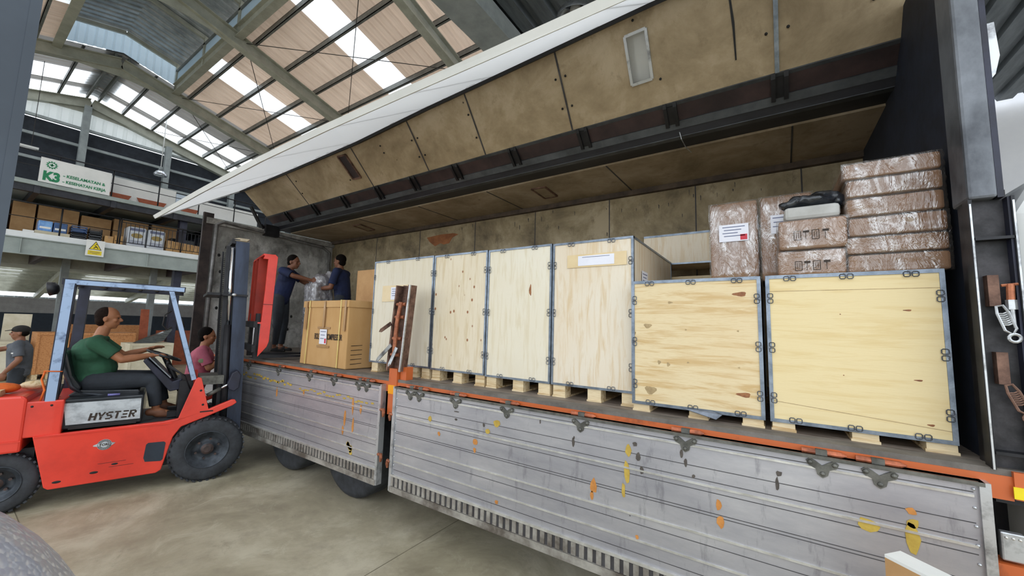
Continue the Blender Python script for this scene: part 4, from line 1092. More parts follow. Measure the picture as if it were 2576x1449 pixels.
for x, z, w, h in ((-.67, 1.85, .05, .03), (-.655, 1.44, .07, .05), (-.755, 1.80, .018, .02), (-.6, 1.62, .02, .025), (-.545, 1.61, .02, .025), (-.53, 2.0, .03, .015), (-.16, 1.83, .012, .01), (-.44, 1.83, .012, .01), (-.43, 1.63, .015, .01), (-.16, 1.62, .012, .01)): knot(b5, x, z, w, h, 2.604, m_stain)
for x, z, w, h in ((.55, 1.95, .03, .008), (.57, 1.62, .03, .008), (.6, 1.42, .025, .01), (.3, 1.93, .006, .005), (.3, 1.62, .006, .005)): knot(b6, x, z, w, h, 2.604, m_knot)
for z0, z1, z2_, z3 in ((2.055, 2.055, 2.058, 2.058), (1.455, 1.40, 1.403, 1.458)):
    MB().prism([(0.0, 2.6035, z0), (.665, 2.6035, z1), (.665, 2.6035, z2_), (0.0, 2.6035, z3)], (0, .0005, 0)).build('board_joint', m_stain, b6)
MB().prism([(-.46, 2.59, 1.352), (-.28, 2.56, 1.318), (-.25, 2.575, 1.345), (-.3, 2.59, 1.358)], (0, -.002, .003)).build('bent_tab', m_edge2, c5)

# air compressor carton
t = thing('printed_carton', 'large tan carton with yellow straps and a white label by the centre post', 'carton', (-4.3, 2.7, ZD))
F = [(-4.83, 2.56), (-3.87, 2.55), (-3.85, 2.88), (-4.80, 3.15)]
mb = MB(); mb.hexa([(x, y, ZD + .005) for x, y in F] + [(x + (.03 if i in (0, 3) else 0), y, 2.06) for i, (x, y) in enumerate(F)])
mb.build('box_body', m_card, t, bevel=.01)
mb = MB(); mb.hexa([(x - (.012 if i in (0, 3) else -.012) + (.03 if i in (0, 3) else 0), y + (-.012 if i < 2 else .012), 1.985) for i, (x, y) in enumerate(F)] + [(x - (.012 if i in (0, 3) else -.012) + (.03 if i in (0, 3) else 0), y + (-.012 if i < 2 else .012), 2.065) for i, (x, y) in enumerate(F)])
mb.build('lid', m_card, t, bevel=.006)
for xb, xt in ((-4.68, -4.64), (-4.02, -4.0)):
    MB().bar((xb, 2.541, ZD + .01), (xt, 2.536, 2.07), .016, .002, up=(0, -1, 0)).bar((xt, 2.53, 2.068), (xt, 3.1, 2.068), .016, .003).build('strap', m_strap, t)
for x in (-4.72, -4.33, -3.92): MB().bar((x, 2.535, 1.72 if x != -4.33 else 1.75), (x + .01, 2.533, 2.06), .035, .001, up=(0, -1, 0)).build('brown_tape', m_tape, t)
text('lettering', 'BOLT AIR COMPRESSOR', .092, m_blackink, t, (-4.52, 2.549, 1.615), (1, 0, 0), (0, 0, 1), .0005, 'LEFT', .002, .56)
sheet_label(t, (-4.40, 2.545, 1.56), .145, .17, lines=3)
MB().box(-4.46, -4.2, 2.546, 2.547, 1.52, 1.545).box(-4.46, -4.2, 2.546, 2.547, 1.735, 1.76).build('brown_tape', m_tape, t)
b = MB()
for k in range(5): b.bar((-3.861, 2.60, 1.56 - .05 * k), (-3.859, 2.78, 1.565 - .05 * k), .002, .006)
b.box(-3.866, -3.86, 2.78, 2.80, 1.93, 1.96)
b.build('side_printing', m_blackink, t)
carton('plain_carton', 'plain tan carton standing behind the strapped carton', 'carton', -4.72, -3.95, 3.2, 3.7, ZD, 2.53, m_cardl, tape=False)
# pale plywood box behind the tall crates
t = thing('flat_plywood_box', 'shallow plywood box lying on supports behind the wrapped cartons', 'crate', (-.4, 4.1, ZD))
MB().box(-1.05, .1, 3.96, 4.4, 2.47, 2.765).build('plywood_panel', m_crate[3], t)
MB().box(-1.05, .1, 3.957, 3.97, 2.75, 2.77).box(-1.05, .1, 3.957, 3.97, 2.465, 2.48).build('steel_edge', m_edge, t)
MB().box(-1.0, -.9, 4.0, 4.3, ZD, 2.47).box(0, .1, 4.0, 4.3, ZD, 2.47).box(-1.0, .1, 4.0, 4.3, 2.30, 2.35).build('wooden_support', m_block, t)

def wrapped(label, x0, x1, y0, y1, z0, z1, m=m_cardd, name='wrapped_carton', group=None, jit=.0, seed=0, slump=.012):
    t = thing(name, label, 'carton', ((x0 + x1) / 2, (y0 + y1) / 2, z0), group=group)
    MB().box(x0, x1, y0, y1, z0 + .004, z1 - .004).build('box_body', m, t, bevel=.012)
    # crinkled film skin
    rn = random.Random(seed); mb = MB(); nx, nz = 14, 6
    import bmesh
    e = .007
    o = MB().box(x0 - e, x1 + e, y0 - e, y1 + e, z0, z1).build('stretch_wrap', m_film, t)
    bm = bmesh.new(); bm.from_mesh(o.data); bmesh.ops.subdivide_edges(bm, edges=bm.edges, cuts=7, use_grid_fill=True)
    c = V((0, 0, (z1 - z0) / 2))
    for v in bm.verts:
        d = V((v.co.x, v.co.y, v.co.z - (z1 - z0) / 2)); 
        if d.length: v.co += d.normalized() * rn.uniform(-.004, .004)
        v.co.z = min(max(v.co.z, 0.001), z1 - z0 - .001)
    bm.to_mesh(o.data); bm.free(); o.data.polygons.foreach_set('use_smooth', [True] * len(o.data.polygons))
    return t
w1 = wrapped('upright film-wrapped carton with a large white label, on the striped pine crate', -.325, -.05, 2.9, 3.3, 2.147, 2.69, seed=1)
sheet_label(w1, (-.27, 2.89, 2.42), .17, .115, lines=4)
w2 = wrapped('upright film-wrapped carton half hidden behind the small cartons', -.035, .235, 2.92, 3.3, 2.147, 2.70, seed=2)
sheet_label(w2, (.02, 2.91, 2.45), .09, .12, red=False, lines=3)
w3 = wrapped('small printed carton at the bottom of the middle pile', .045, .345, 2.66, 2.9, 2.147, 2.29, seed=3)
w4 = wrapped('small printed film-wrapped carton second from the bottom of the middle pile', .055, .355, 2.65, 2.88, 2.291, 2.465, seed=4)
for w_, z in ((w3, 2.175), (w4, 2.345)):
    b = MB(); y = (2.652 if w_ is w3 else 2.642)
    for i, x in enumerate((.125, .165, .205, .25)):
        if i % 2 == 0: frame_on(b, [(x, y, z), (x + .03, y, z), (x + .03, y, z + .05), (x, y, z + .05)], .003, (0, 1, 0)).bar((x + .01, y, z + .01), (x + .01, y, z + .04), .003, .002).bar((x + .02, y, z + .01), (x + .02, y, z + .04), .003, .002)
        else: b.bar((x + .012, y, z), (x + .012, y, z + .045), .006, .002).bar((x, y, z + .045), (x + .028, y, z + .045), .002, .012)
    b.build('printed_symbols', m_blackink, w_)
t = thing('foam_pad', 'white foam pad between the small cartons and the black bag', 'foam pad', (.2, 2.77, 2.467))
MB().box(.085, .335, 2.67, 2.87, 2.467, 2.545).build('pad', m_foam, t, bevel=.02)
t = thing('black_bag', 'dark plastic bag slumped on top of the middle pile', 'bag', (.22, 2.78, 2.546))
MB().ell((.21, 2.78, 2.585), (.125, .11, .045)).ell((.27, 2.80, 2.60), (.10, .09, .045)).ell((.13, 2.75, 2.575), (.07, .06, .03)).ell((.335, 2.80, 2.575), (.06, .07, .04)).build('bag_body', m_bag, t, smooth=True)
o = t.children[0]; r_ = o.modifiers.new('r', 'REMESH'); r_.mode = 'VOXEL'; r_.voxel_size = .008; r_.use_smooth_shade = True
tex = bpy.data.textures.new('crumple', 'CLOUDS'); tex.noise_scale = .05
d = o.modifiers.new('d', 'DISPLACE'); d.texture = tex; d.strength = .03
names = ('topmost of the six flat wrapped cartons, with a small white square', 'flat wrapped carton second from the top of the stack by the front post', 'flat wrapped carton third from the top of the stack, in loose shiny film', 'flat wrapped carton fourth from the top of the stack by the front post', 'flat wrapped carton second from the bottom of the stack by the front post', 'bottom carton of the six flat wrapped ones, on the yellow crate')
zz = 2.147
hs = (.098, .092, .104, .104, .10, .092)
for k in range(6):
    h = hs[k]; dx = (0, -.004, .008, .006, .012, 0)[k]; i = 5 - k
    w_ = wrapped(names[i], .352 + dx, .72 + (.0 if k > 2 else .005), 2.66, 3.1, zz, zz + h, name='flat_wrapped_carton', group='flat wrapped cartons stacked by the front post', seed=10 + k)
    if i == 0: MB().box(.40, .41, 2.650, 2.652, zz + .05, zz + .06).build('white_square', m_paper, w_)
    zz += h + .001
# wrapped bundle on the deck by the forklift
t = thing('clear_wrapped_bundle', 'grey bundle in clear plastic on the truck deck behind the fork carriage', 'bundle', (-6.75, 2.95, ZD))
MB().lathe([(.10, 0), (.13, .08), (.13, .35), (.09, .5), (.07, .62), (.09, .74)], (-6.75, 2.95, ZD), (0, 0, 1), 16).build('grey_core', m_foam, t, smooth=True)
MB().lathe([(.12, 0), (.15, .06), (.15, .38), (.11, .52), (.09, .64), (.11, .76)], (-6.75, 2.95, ZD), (0, 0, 1), 16).build('plastic_wrap', m_filmbag, t, smooth=True)

# ------------------------------------------------------------------ forklift (local frame: x = towards its right side, y = forwards)
TH = R(15)
FO = V((-5.35, 1.88, 0))
FK = thing('forklift', 'red forklift with a silver side plate and navy mast, parked beside the truck', 'forklift', FO, -TH, world=False)
def fk(p):   # forklift frame -> world
    return FO + Matrix.Rotation(-TH, 3, 'Z') @ V(p)
def sideprism(pts, x0, x1): return MB().prism([(x0, y, z) for y, z in pts], (x1 - x0, 0, 0))
XO, XI = -.05, -1.05
body = sideprism([(-1.31, .68), (-1.20, .20), (-1.17, .175), (-.42, .165), (-.38, .19), (-.31, .52), (-.25, .62), (0, .715), (.2, .80), (.24, .83), (.22, .865), (.19, .87), (-.02, .785), (-.26, .715), (-.4, .695)], XO, XO - .05).build('body_panel', m_red, FK, bevel=.008)
sideprism([(-1.31, .68), (-1.20, .20), (-.42, .18), (-.31, .52), (-.25, .62), (0, .715), (.2, .80), (.2, .85), (-.02, .775), (-.26, .705), (-.4, .685)], XI, XI + .05).build('body_panel', m_red, FK, bevel=.008)
MB().box(XI + .05, XO - .05, -1.2, -.1, .22, .66).build('chassis', m_black, FK)
MB().box(XI + .05, XO - .05, -.62, .0, .66, .69).build('floor_plate', m_rim, FK)
MB().box(XO - .003, XO + .006, -1.30, -.33, .664, .678).build('panel_crease', m_redbar, body)
st = [(-.53, .34), (-.515, .30), (-.39, .285), (-.375, .30), (-.365, .47), (-.38, .485), (-.505, .49), (-.52, .475)]
sideprism(st, XO + .0, XO + .003).build('step_shade_plate', m_navyband, body)  # dark plate painting the shade inside the step hole; no recess is cut
# guard plates at the front
sideprism([(-.29, .69), (-.165, 1.13), (-.145, 1.15), (-.115, 1.14), (-.02, .77)], XO, XO - .03).build('cowl_plate', m_red, FK, bevel=.004)
sideprism([(-.29, .69), (-.165, 1.13), (-.115, 1.14), (-.02, .77)], XI, XI + .03).build('cowl_plate', m_red, FK)
each(MB().ell((XO + .001, -.11, 1.0), (.004, .012, .012)).ell((XO + .001, -.08, .84), (.004, .012, .012)), 'bolt_hole', m_blackrub, FK)
MB().box(XO, XO + .002, -.10, .02, .755, .768).ell((XO, -.88, .27), (.003, .03, .012)).ell((XO, -1.12, .235), (.003, .03, .012)).box(XO, XO + .0015, -.78, -.6, .30, .303).box(XO, XO + .0015, -.86, -.66, .345, .348).ell((XO, -.74, .325), (.003, .025, .010)).build('paint_scuffs', m_blackrub, body)
# hood with silver plate
hood = MB().box(-.98, -.12, -1.16, -.58, .70, .99).build('battery_hood', m_vinyl, FK, bevel=.015)
MB().prism([(-.118, -1.15, .955), (-.118, -.60, .955), (-.118, -.595, .745), (-.118, -1.12, .745)], (.006, 0, 0)).build('silver_plate', m_silver, hood)
lt = MB(); X1 = -.111
def stroke(pts):
    for a, b in zip(pts[:-1], pts[1:]): pass
def lb_(y0, z0, y1, z1, w=.014):
    lt.bar((X1, y0, z0), (X1, y1, z1), .003, w, up=(1, 0, 0)) if False else lt.prism([(X1, y0 - (z1 - z0) / (abs(z1 - z0) + abs(y1 - y0)) * w / 2, z0 + (y1 - y0) / (abs(z1 - z0) + abs(y1 - y0)) * w / 2), (X1, y0 + (z1 - z0) / (abs(z1 - z0) + abs(y1 - y0)) * w / 2, z0 - (y1 - y0) / (abs(z1 - z0) + abs(y1 - y0)) * w / 2), (X1, y1 + (z1 - z0) / (abs(z1 - z0) + abs(y1 - y0)) * w / 2, z1 - (y1 - y0) / (abs(z1 - z0) + abs(y1 - y0)) * w / 2), (X1, y1 - (z1 - z0) / (abs(z1 - z0) + abs(y1 - y0)) * w / 2, z1 + (y1 - y0) / (abs(z1 - z0) + abs(y1 - y0)) * w / 2)], (.002, 0, 0))
def glyph(ch, y, z, w, h):
    s_ = .012
    def L_(a, b, c, d, t=.019): lb_(y + a * w + b * s_, z + b * h, y + c * w + d * s_, z + d * h, t)
    for seg in {'H': ((.08, 0, .08, 1), (.92, 0, .92, 1), (.22, .5, .78, .5, .014)),
                'Y': ((.0, 1, .42, .5), (1, 1, .58, .5), (.5, .46, .5, 0)),
                'S': ((.2, .92, 1, .92, .014), (.08, .88, .08, .6), (.12, .5, .88, .5, .014), (.92, .4, .92, .12), (0, .08, .8, .08, .014)),
                'T': ((0, .92, 1, .92, .014), (.5, .8, .5, 0)),
                'E': ((.1, .92, 1, .92, .014), (.1, .5, .9, .5, .014), (.0, .08, .95, .08, .014)),
                'R': ((.08, 0, .08, 1), (.25, .92, .9, .92, .014), (.92, .88, .92, .58), (.25, .5, .85, .5, .014), (.5, .4, .95, 0))}[ch]: L_(*seg)
for i, ch in enumerate('HYSTER'): glyph(ch, -.97 + i * .0575, .768, .044, .072)
lt.build('lettering', m_blackink, hood)
MB().box(-.13, -.11, -1.10, -.62, .70, .735).build('lower_grille', m_blackrub, hood)
# rear body and counterweight
rb_ = MB().box(XI + .02, XO - .02, -1.40, -1.14, .67, 1.0).build('rear_cowl', m_red, FK, bevel=.012)
each(MB().ell((XO - .019, -1.34, .955), (.004, .01, .01)).ell((XO - .019, -1.22, .955), (.004, .01, .01)), 'bolt_hole', m_blackrub, rb_)
cw = sideprism([(-1.37, .55), (-1.37, 1.03), (-1.40, 1.06), (-2.3, 1.06), (-2.42, .95), (-2.42, .5), (-1.9, .45), (-1.8, .55)], XI + .02, XO - .005).build('counterweight', m_red, FK, bevel=.02)
MB().box(XO - .006, XO + .003, -2.35, -1.375, .645, .66).build('panel_crease', m_redbar, cw)
MB().box(XI + .15, XO - .12, -1.9, -1.3, .3, .56).build('axle_housing', m_black, FK)
bd = MB(); cyb, czb = -.83, .53
for r0, r1, mm in ((.042, .05, 0), (0, .036, 0)):
    pass
def ring(mb, x, y, z, r0, r1, n_=36, sy=1.0, a0=0, a1=360):
    for i in range(n_):
        a, b = R(a0 + (a1 - a0) * i / n_), R(a0 + (a1 - a0) * (i + 1) / n_)
        mb.prism([(x, y + sy * r * math.cos(q), z + r * math.sin(q)) for r, q in ((r0, a), (r1, a), (r1, b), (r0, b))], (.002, 0, 0))
    return mb
bdg = MB(); bdg.lathe([(.052, 0), (.052, .002)], (XO + .001, cyb, czb), (1, 0, 0), 32)
bdo = bdg.build('round_badge', m_silver, FK)
q = MB(); ring(q, XO + .004, cyb, czb, .045, .049); ring(q, XO + .004, cyb, czb, .030, .034)
for i in range(14):
    a = R(20 + i * 10.8); 
    for sg in (1, -1): q.ell((XO + .004, cyb + .0395 * math.cos(a), czb + sg * .0395 * math.sin(a)), (.002, .0032, .0032), n=6, m=4)
q.build('badge_ring', m_blackink, bdo)
w_ = MB().prism([(XO + .003, cyb - .078, czb + .004), (XO + .003, cyb - .05, czb + .016), (XO + .003, cyb + .05, czb + .016), (XO + .003, cyb + .078, czb + .008), (XO + .003, cyb + .056, czb - .012), (XO + .003, cyb - .056, czb - .012), (XO + .003, cyb - .078, czb - .006)], (.003, 0, 0)).build('badge_wings', m_silver, bdo)
text('lettering', 'TORQ', .03, m_blackink, bdo, (XO + .0075, cyb - .036, czb - .0085), (0, 1, 0), (0, 0, 1), .0005, 'LEFT', .0008, 1.0)
# wheels
def fwheel(x, y, r, w, lab=None):
    pr = [(r * .56, -w / 2 + .01), (r * .62, -w / 2), (r * .88, -w / 2), (r * .97, -w / 2 + .025), (r, -w / 2 + .06), (r, w / 2 - .06), (r * .97, w / 2 - .025), (r * .88, w / 2), (r * .62, w / 2), (r * .56, w / 2 - .01)]
    o = MB().lathe(pr, (x, y, r), (1, 0, 0), 48, caps=False).build('wheel', m_tyre, FK, smooth=True)
    tr = MB()
    for i in range(36):
        a = 2 * math.pi * i / 36; ca, sa = math.cos(a), math.sin(a); rr = r * .985
        for sgn in (-1, 1):
            xx = x + sgn * w * .28
            p = V((xx, y + rr * ca, r + rr * sa)); tr.bar(p + V((-w * .2, 0, 0)), p + V((w * .2, -sa * .03 * sgn, ca * .03 * sgn)), .022, .016, up=(0, ca, sa))
    tr.build('tread', m_tyre, o)
    ro = MB().lathe([(.001, w / 2 - .05), (r * .18, w / 2 - .045), (r * .2, w / 2 - .07), (r * .40, w / 2 - .075), (r * .46, w / 2 - .02), (r * .56, w / 2 - .005), (r * .575, w / 2 + .004), (r * .59, w / 2 - .01)], (x, y, r), (1, 0, 0), 36, caps=False).build('rim', m_rim, o, smooth=True)
    h = MB().lathe([(r * .17, 0), (r * .17, .03), (r * .1, .045), (.001, .045)], (x + w / 2 - .07, y, r), (1, 0, 0), 20)
    for k in range(6):
        a = 2 * math.pi * k / 6 + .3; h.cyl((x + w / 2 - .08, y + r * .31 * math.cos(a), r + r * .31 * math.sin(a)), (x + w / 2 - .045, y + r * .31 * math.cos(a), r + r * .31 * math.sin(a)), .013, 6)
    h.build('hub', m_hub, o)
fwheel(-.11, 0, .342, .22); fwheel(-.99, 0, .342, .22)
fwheel(-.18, -1.50, .275, .16); fwheel(-.92, -1.50, .275, .16)
# overhead guard
for x in (-.12, -.98):
    p0, p1 = V((x, -1.235, .99)), V((x, -1.215, 2.13))
    MB().bar(p0, p1, .085, .075, up=(1, 0, 0)).build('rear_pillar', m_guarddark, FK)
    MB().bar(p0 + V((.045 if x > -.5 else -.045, .0, 0)), p1 + V((.045 if x > -.5 else -.045, .0, 0)), .066, .006, up=(1, 0, 0)).build('pillar_face', m_guard, FK)
    MB().bar((x, -.46, 2.12), (x, -.18, 1.12), .05, .045, up=(1, 0, 0)).build('front_pillar', m_guarddark, FK)
    MB().bar((x + (.025 if x > -.5 else -.025), -.46, 2.12), (x + (.025 if x > -.5 else -.025), -.18, 1.12), .042, .005, up=(1, 0, 0)).build('pillar_face', m_guard, FK)
    MB().bar((x, -1.27, 2.145), (x, -.34, 2.135), .06, .06).build('roof_side_rail', m_guarddark, FK)
    MB().bar((x + (.032 if x > -.5 else -.032), -1.25, 2.143), (x + (.032 if x > -.5 else -.032), -.35, 2.133), .005, .045).build('rail_face', m_guard, FK)
for y in (-1.24, -1.05, -.9, -.75, -.6, -.45, -.36): MB().bar((-.98, y, 2.15), (-.12, y, 2.15), .035, .03).build('roof_bar', m_guarddark, FK)
MB().lathe([(.03, 0), (.06, .02), (.07, .07), (.06, .075)], (-.22, -1.30, 2.08), (0, -1, -.2), 14).build('rear_lamp', m_black, FK, smooth=True)
MB().tube([(-.95, -.44, 1.9), (-.93, -.5, 1.85), (-.92, -.51, 1.72), (-.94, -.46, 1.66), (-.95, -.42, 1.7)], .008, 6).tube([(-.95, -.38, 1.85), (-.9, -.33, 1.8), (-.93, -.3, 1.7)], .007, 6).build('loose_cable', m_cable, FK, smooth=True)
MB().tube([(-.06, -1.30, 1.28), (-.07, -1.18, 1.27)], .006, 6).tube([(-.07, -1.29, 1.28), (-.1, -1.31, 1.2), (-.08, -1.28, 1.1), (-.1, -1.3, 1.0)], .009, 6).build('orange_cord', m_orangebag, FK, smooth=True)
# seat
se = thing  # keep name free
sp = []
MB().prism([(-.80, -1.16, 1.00), (-.80, -1.14, .985), (-.80, -.68, .965), (-.80, -.62, .985), (-.80, -.63, 1.02), (-.80, -.9, 1.035), (-.80, -1.08, 1.05)], (.48, 0, 0)).build('seat_cushion', m_vinyl, FK, bevel=.018)
bk = sideprism([(-1.09, 1.02), (-1.15, 1.06), (-1.28, 1.40), (-1.275, 1.45), (-1.24, 1.47), (-1.20, 1.44), (-1.14, 1.2), (-1.07, 1.08)], -.81, -.31).build('seat_back', m_vinyl, FK, bevel=.02)
MB().tube([(-.30, -1.07, 1.03), (-.30, -1.14, 1.1), (-.30, -1.24, 1.38), (-.30, -1.23, 1.46)], .012, 6).tube([(-.31, -1.07, 1.02), (-.31, -.9, .985), (-.31, -.66, .965)], .012, 6).build('seat_piping', m_rim, bk, smooth=True)
MB().box(-.78, -.34, -1.12, -.66, .94, .985).build('seat_base', m_blackrub, FK)
MB().tube([(-.33, -1.2, 1.12), (-.30, -1.22, 1.0), (-.32, -1.12, .96), (-.33, -1.02, .95)], .012, 6).build('seat_bracket', m_blackrub, FK)
# steering and dashboard
ds = MB().prism([(-.78, -.60, 1.36), (-.78, -.36, 1.09), (-.78, -.28, 1.12), (-.78, -.28, 1.0), (-.78, -.38, .98), (-.78, -.63, 1.33)], (.5, 0, 0)).build('dashboard', m_guarddark, FK, bevel=.008)
MB().prism([(-.77, -.585, 1.365), (-.77, -.385, 1.128), (-.29, -.385, 1.128), (-.29, -.585, 1.365)], (0, .008, .007)).build('instrument_plate', m_dash, ds)
MB().cyl((-.55, -.28, .95), (-.55, -.455, 1.36), .03, 12).build('steering_column', m_black, FK)
ring_ = []; cst = V((-.55, -.46, 1.37)); d1 = V((1, 0, 0)); d2 = V((0, .92, -.39)).normalized()
for i in range(28): a = 2 * math.pi * i / 28; ring_.append(cst + (d1 * math.cos(a) + d2 * math.sin(a)) * .165)
swm = MB().tube(ring_, .012, 8, closed=True)
for a in (0, 2.1, 4.2): swm.tube([cst, cst + (d1 * math.cos(a) + d2 * math.sin(a)) * .16], .009, 6)
swm.cyl(cst - V((0, .01, .02)), cst + V((0, 0, .02)), .035, 12)
swm.build('steering_wheel', m_vinyl, FK, smooth=True)
lv = MB()
for k, x in enumerate((-.2, -.25, -.3)): lv.tube([(x, -.2, 1.0), (x, -.26, 1.15), (x, -.42, 1.30 - .02 * k)], .008, 6).ell((x, -.42, 1.31 - .02 * k), (.018, .018, .018), n=8, m=6)
lv.build('control_levers', m_black, FK, smooth=True)
MB().box(-.9, -.2, -.30, -.18, .70, 1.10).build('front_cowl', m_black, FK)
MB().box(-.32, -.24, -.38, -.30, .70, .76).build('pedal', m_black, FK); MB().box(-.62, -.54, -.38, -.3, .70, .76).build('pedal', m_black, FK)
# mast
ML0, ML1 = V((0, .235, .16)), V((0, .14, 2.86))
def mp(z): k = (z - .16) / 2.70; return ML0.lerp(ML1, k).y
for x in (-.22, -.86):
    sg = 1 if x > -.5 else -1
    mb = MB().bar((x, mp(.16) + .03, .16), (x, mp(2.79) + .03, 2.79), .022, .15, up=(1, 0, 0)) if False else MB()
    mb.hexa([(x, mp(.16) - .05, .16), (x + .022 * sg, mp(.16) - .05, .16), (x + .022 * sg, mp(.16) + .09, .16), (x, mp(.16) + .09, .16), (x, mp(2.79) - .05, 2.79), (x + .022 * sg, mp(2.79) - .05, 2.79), (x + .022 * sg, mp(2.79) + .09, 2.79), (x, mp(2.79) + .09, 2.79)])
    for dy in (-.05, .075):
        mb.hexa([(x - .06 * sg, mp(.16) + dy, .16), (x, mp(.16) + dy, .16), (x, mp(.16) + dy + .018, .16), (x - .06 * sg, mp(.16) + dy + .018, .16), (x - .06 * sg, mp(2.79) + dy, 2.79), (x, mp(2.79) + dy, 2.79), (x, mp(2.79) + dy + .018, 2.79), (x - .06 * sg, mp(2.79) + dy + .018, 2.79)])
    mb.build('outer_upright', m_navy, FK)
    mi_ = MB(); xi = x - .05 * sg
    mi_.hexa([(xi - .03, mp(.3) - .16, .3), (xi + .03, mp(.3) - .16, .3), (xi + .03, mp(.3) - .03, .3), (xi - .03, mp(.3) - .03, .3), (xi - .03, mp(2.72) - .14, 2.72), (xi + .03, mp(2.72) - .14, 2.72), (xi + .03, mp(2.72) - .03, 2.72), (xi - .03, mp(2.72) - .03, 2.72)])
    mi_.build('inner_upright', m_black, FK)
    ra = MB().cyl((x + .004 * sg, mp(.3) - .085, .3), (x + .004 * sg, mp(1.75) - .085, 1.75), .035, 14).build('lift_cylinder', m_black, FK, smooth=True)
    MB().cyl((x + .004 * sg, mp(1.75) - .085, 1.75), (x + .004 * sg, mp(2.70) - .08, 2.70), .02, 14).build('chrome_rod', m_chrome, ra, smooth=True)
    ch = MB()
    for k in range(70): z = .9 + k * .026; ch.box(x - .17 * sg - .008, x - .17 * sg + .008, mp(z) - .13, mp(z) - .115, z, z + .018)
    ch.build('lift_chain', m_hinge, FK)
for z, h in ((2.76, .06), (.35, .12), (1.2, .06)): MB().box(-.86, -.22, mp(z) - .09, mp(z) - .05 if z < 2 else mp(z) + .05, z, z + h).build('mast_crossmember', m_black, FK)
MB().box(-.96, -.14, -.14, .0, 2.10, 2.13).box(-.24, -.14, -.02, .26, 2.10, 2.125).box(-.96, -.86, -.02, .26, 2.10, 2.125).build('cross_tie', m_black, FK)
MB().ell((-.13, .12, 2.115), (.02, .025, .02)).build('bolt_head', m_steelw, FK)
MB().prism([(-.23, .08, 2.79), (-.20, .2, 2.79), (-.20, .23, 2.82), (-.25, .12, 2.83), (-.27, .06, 2.81)], (.015, 0, .012)).build('torn_top_cap', mat('dusty_cloth', '#b8aa94', '#96876f', .9), FK)
# tilt cylinder
tc = MB().cyl((-.10, -.05, .93), (-.10, .07, 1.00), .022, 12).build('tilt_cylinder', m_hinge, FK, smooth=True)
MB().cyl((-.10, .07, 1.00), (-.10, .17, 1.06), .014, 12).build('tilt_rod', m_chrome, tc, smooth=True)
MB().prism([(-.16, .13, 1.06), (-.16, .17, 1.18), (-.16, .22, 1.21), (-.16, .26, 1.15), (-.16, .25, 1.0), (-.16, .2, .96), (-.16, .15, .99)], (.1, 0, 0)).build('tilt_bracket', m_guarddark, FK, bevel=.01)
MB().box(-.5, -.14, -.13, .10, 1.05, 1.15).build('valve_cover', m_hinge, FK)
# carriage, red load backrest, forks
MB().box(-.95, -.13, 0.345, 0.385, 1.42, 1.50).box(-.95, -.13, 0.345, 0.385, 1.72, 1.80).build('carriage', m_black, FK)
bkr = MB()
bkr.prism([(-.155, 0.385, 2.60), (-.155, 0.405, 2.66), (-.155, 0.515, 2.67), (-.155, 0.545, 2.64), (-.155, 0.535, 2.2), (-.155, 0.525, 1.55), (-.155, 0.505, 1.48), (-.155, 0.415, 1.36), (-.155, 0.420, 1.7), (-.155, 0.435, 2.2), (-.155, 0.440, 2.6)], (.03, 0, 0))
bko = bkr.build('backrest_end_plate', m_redbar, FK, bevel=.003)
MB().box(-.12, -.118, 0.425, 0.535, 2.015, 2.02).build('paint_scuff', m_blackrub, bko)
for x in (-.42, -.66, -.9): MB().prism([(x, 0.375, 1.78), (x, 0.375, 2.64), (x, 0.515, 2.665), (x, 0.520, 2.64), (x, 0.505, 1.78)], (.022, 0, 0)).build('backrest_bar', m_redshade, FK)
MB().box(-.92, -.13, 0.385, 0.505, 2.645, 2.667).box(-.92, -.13, 0.385, 0.495, 1.77, 1.79).build('backrest_frame', m_redbar, FK)
for x in (-.32, -.82): MB().prism([(x, 0.385, 1.9), (x, 0.425, 1.9), (x, 0.425, 1.375), (x, 1.35, 1.345), (x, 1.35, 1.338), (x, 0.385, 1.33)], (.10, 0, 0)).build('fork', m_black, FK)

# bits lying on the counterweight
def on_fk(name, mb, m, label, cat, p, **k):
    t = thing(name, label, cat, fk(p), -TH, world=False); o = mb.build(name + '_body', m, t, **k); return t
on_fk('timber_offcut', MB().box(-.12, .04, -.42, .18, 0, .05), m_block, 'flat timber offcut on the rear of the red forklift', 'timber', (-.12, -1.72, 1.062))
on_fk('orange_rag', MB().ell((0, 0, .05), (.09, .12, .05)).ell((.03, -.06, .06), (.05, .06, .04)), m_orangebag, 'crumpled orange rag on top of the forklift counterweight', 'rag', (-.3, -1.58, 1.062), smooth=True)
on_fk('clear_bag', MB().ell((0, 0, .05), (.09, .08, .05)), m_filmbag, 'clear plastic bag left of the orange rag on the forklift', 'bag', (-.32, -1.78, 1.062), smooth=True)
on_fk('straw_bundle', MB().ell((0, 0, .05), (.08, .1, .045)), m_block, 'tan cloth bundle between the orange rag and the rear pillar', 'bundle', (-.45, -1.40, 1.062), smooth=True)
on_fk('pen_torch', MB().cyl((0, -.04, .012), (0, .05, .012), .012, 10), mat('violet_plastic', '#7d7bb8', '#5d5a94', .4), 'small violet tube lying on the black hood by the seat', 'tube', (-.16, -.82, .992), smooth=True)

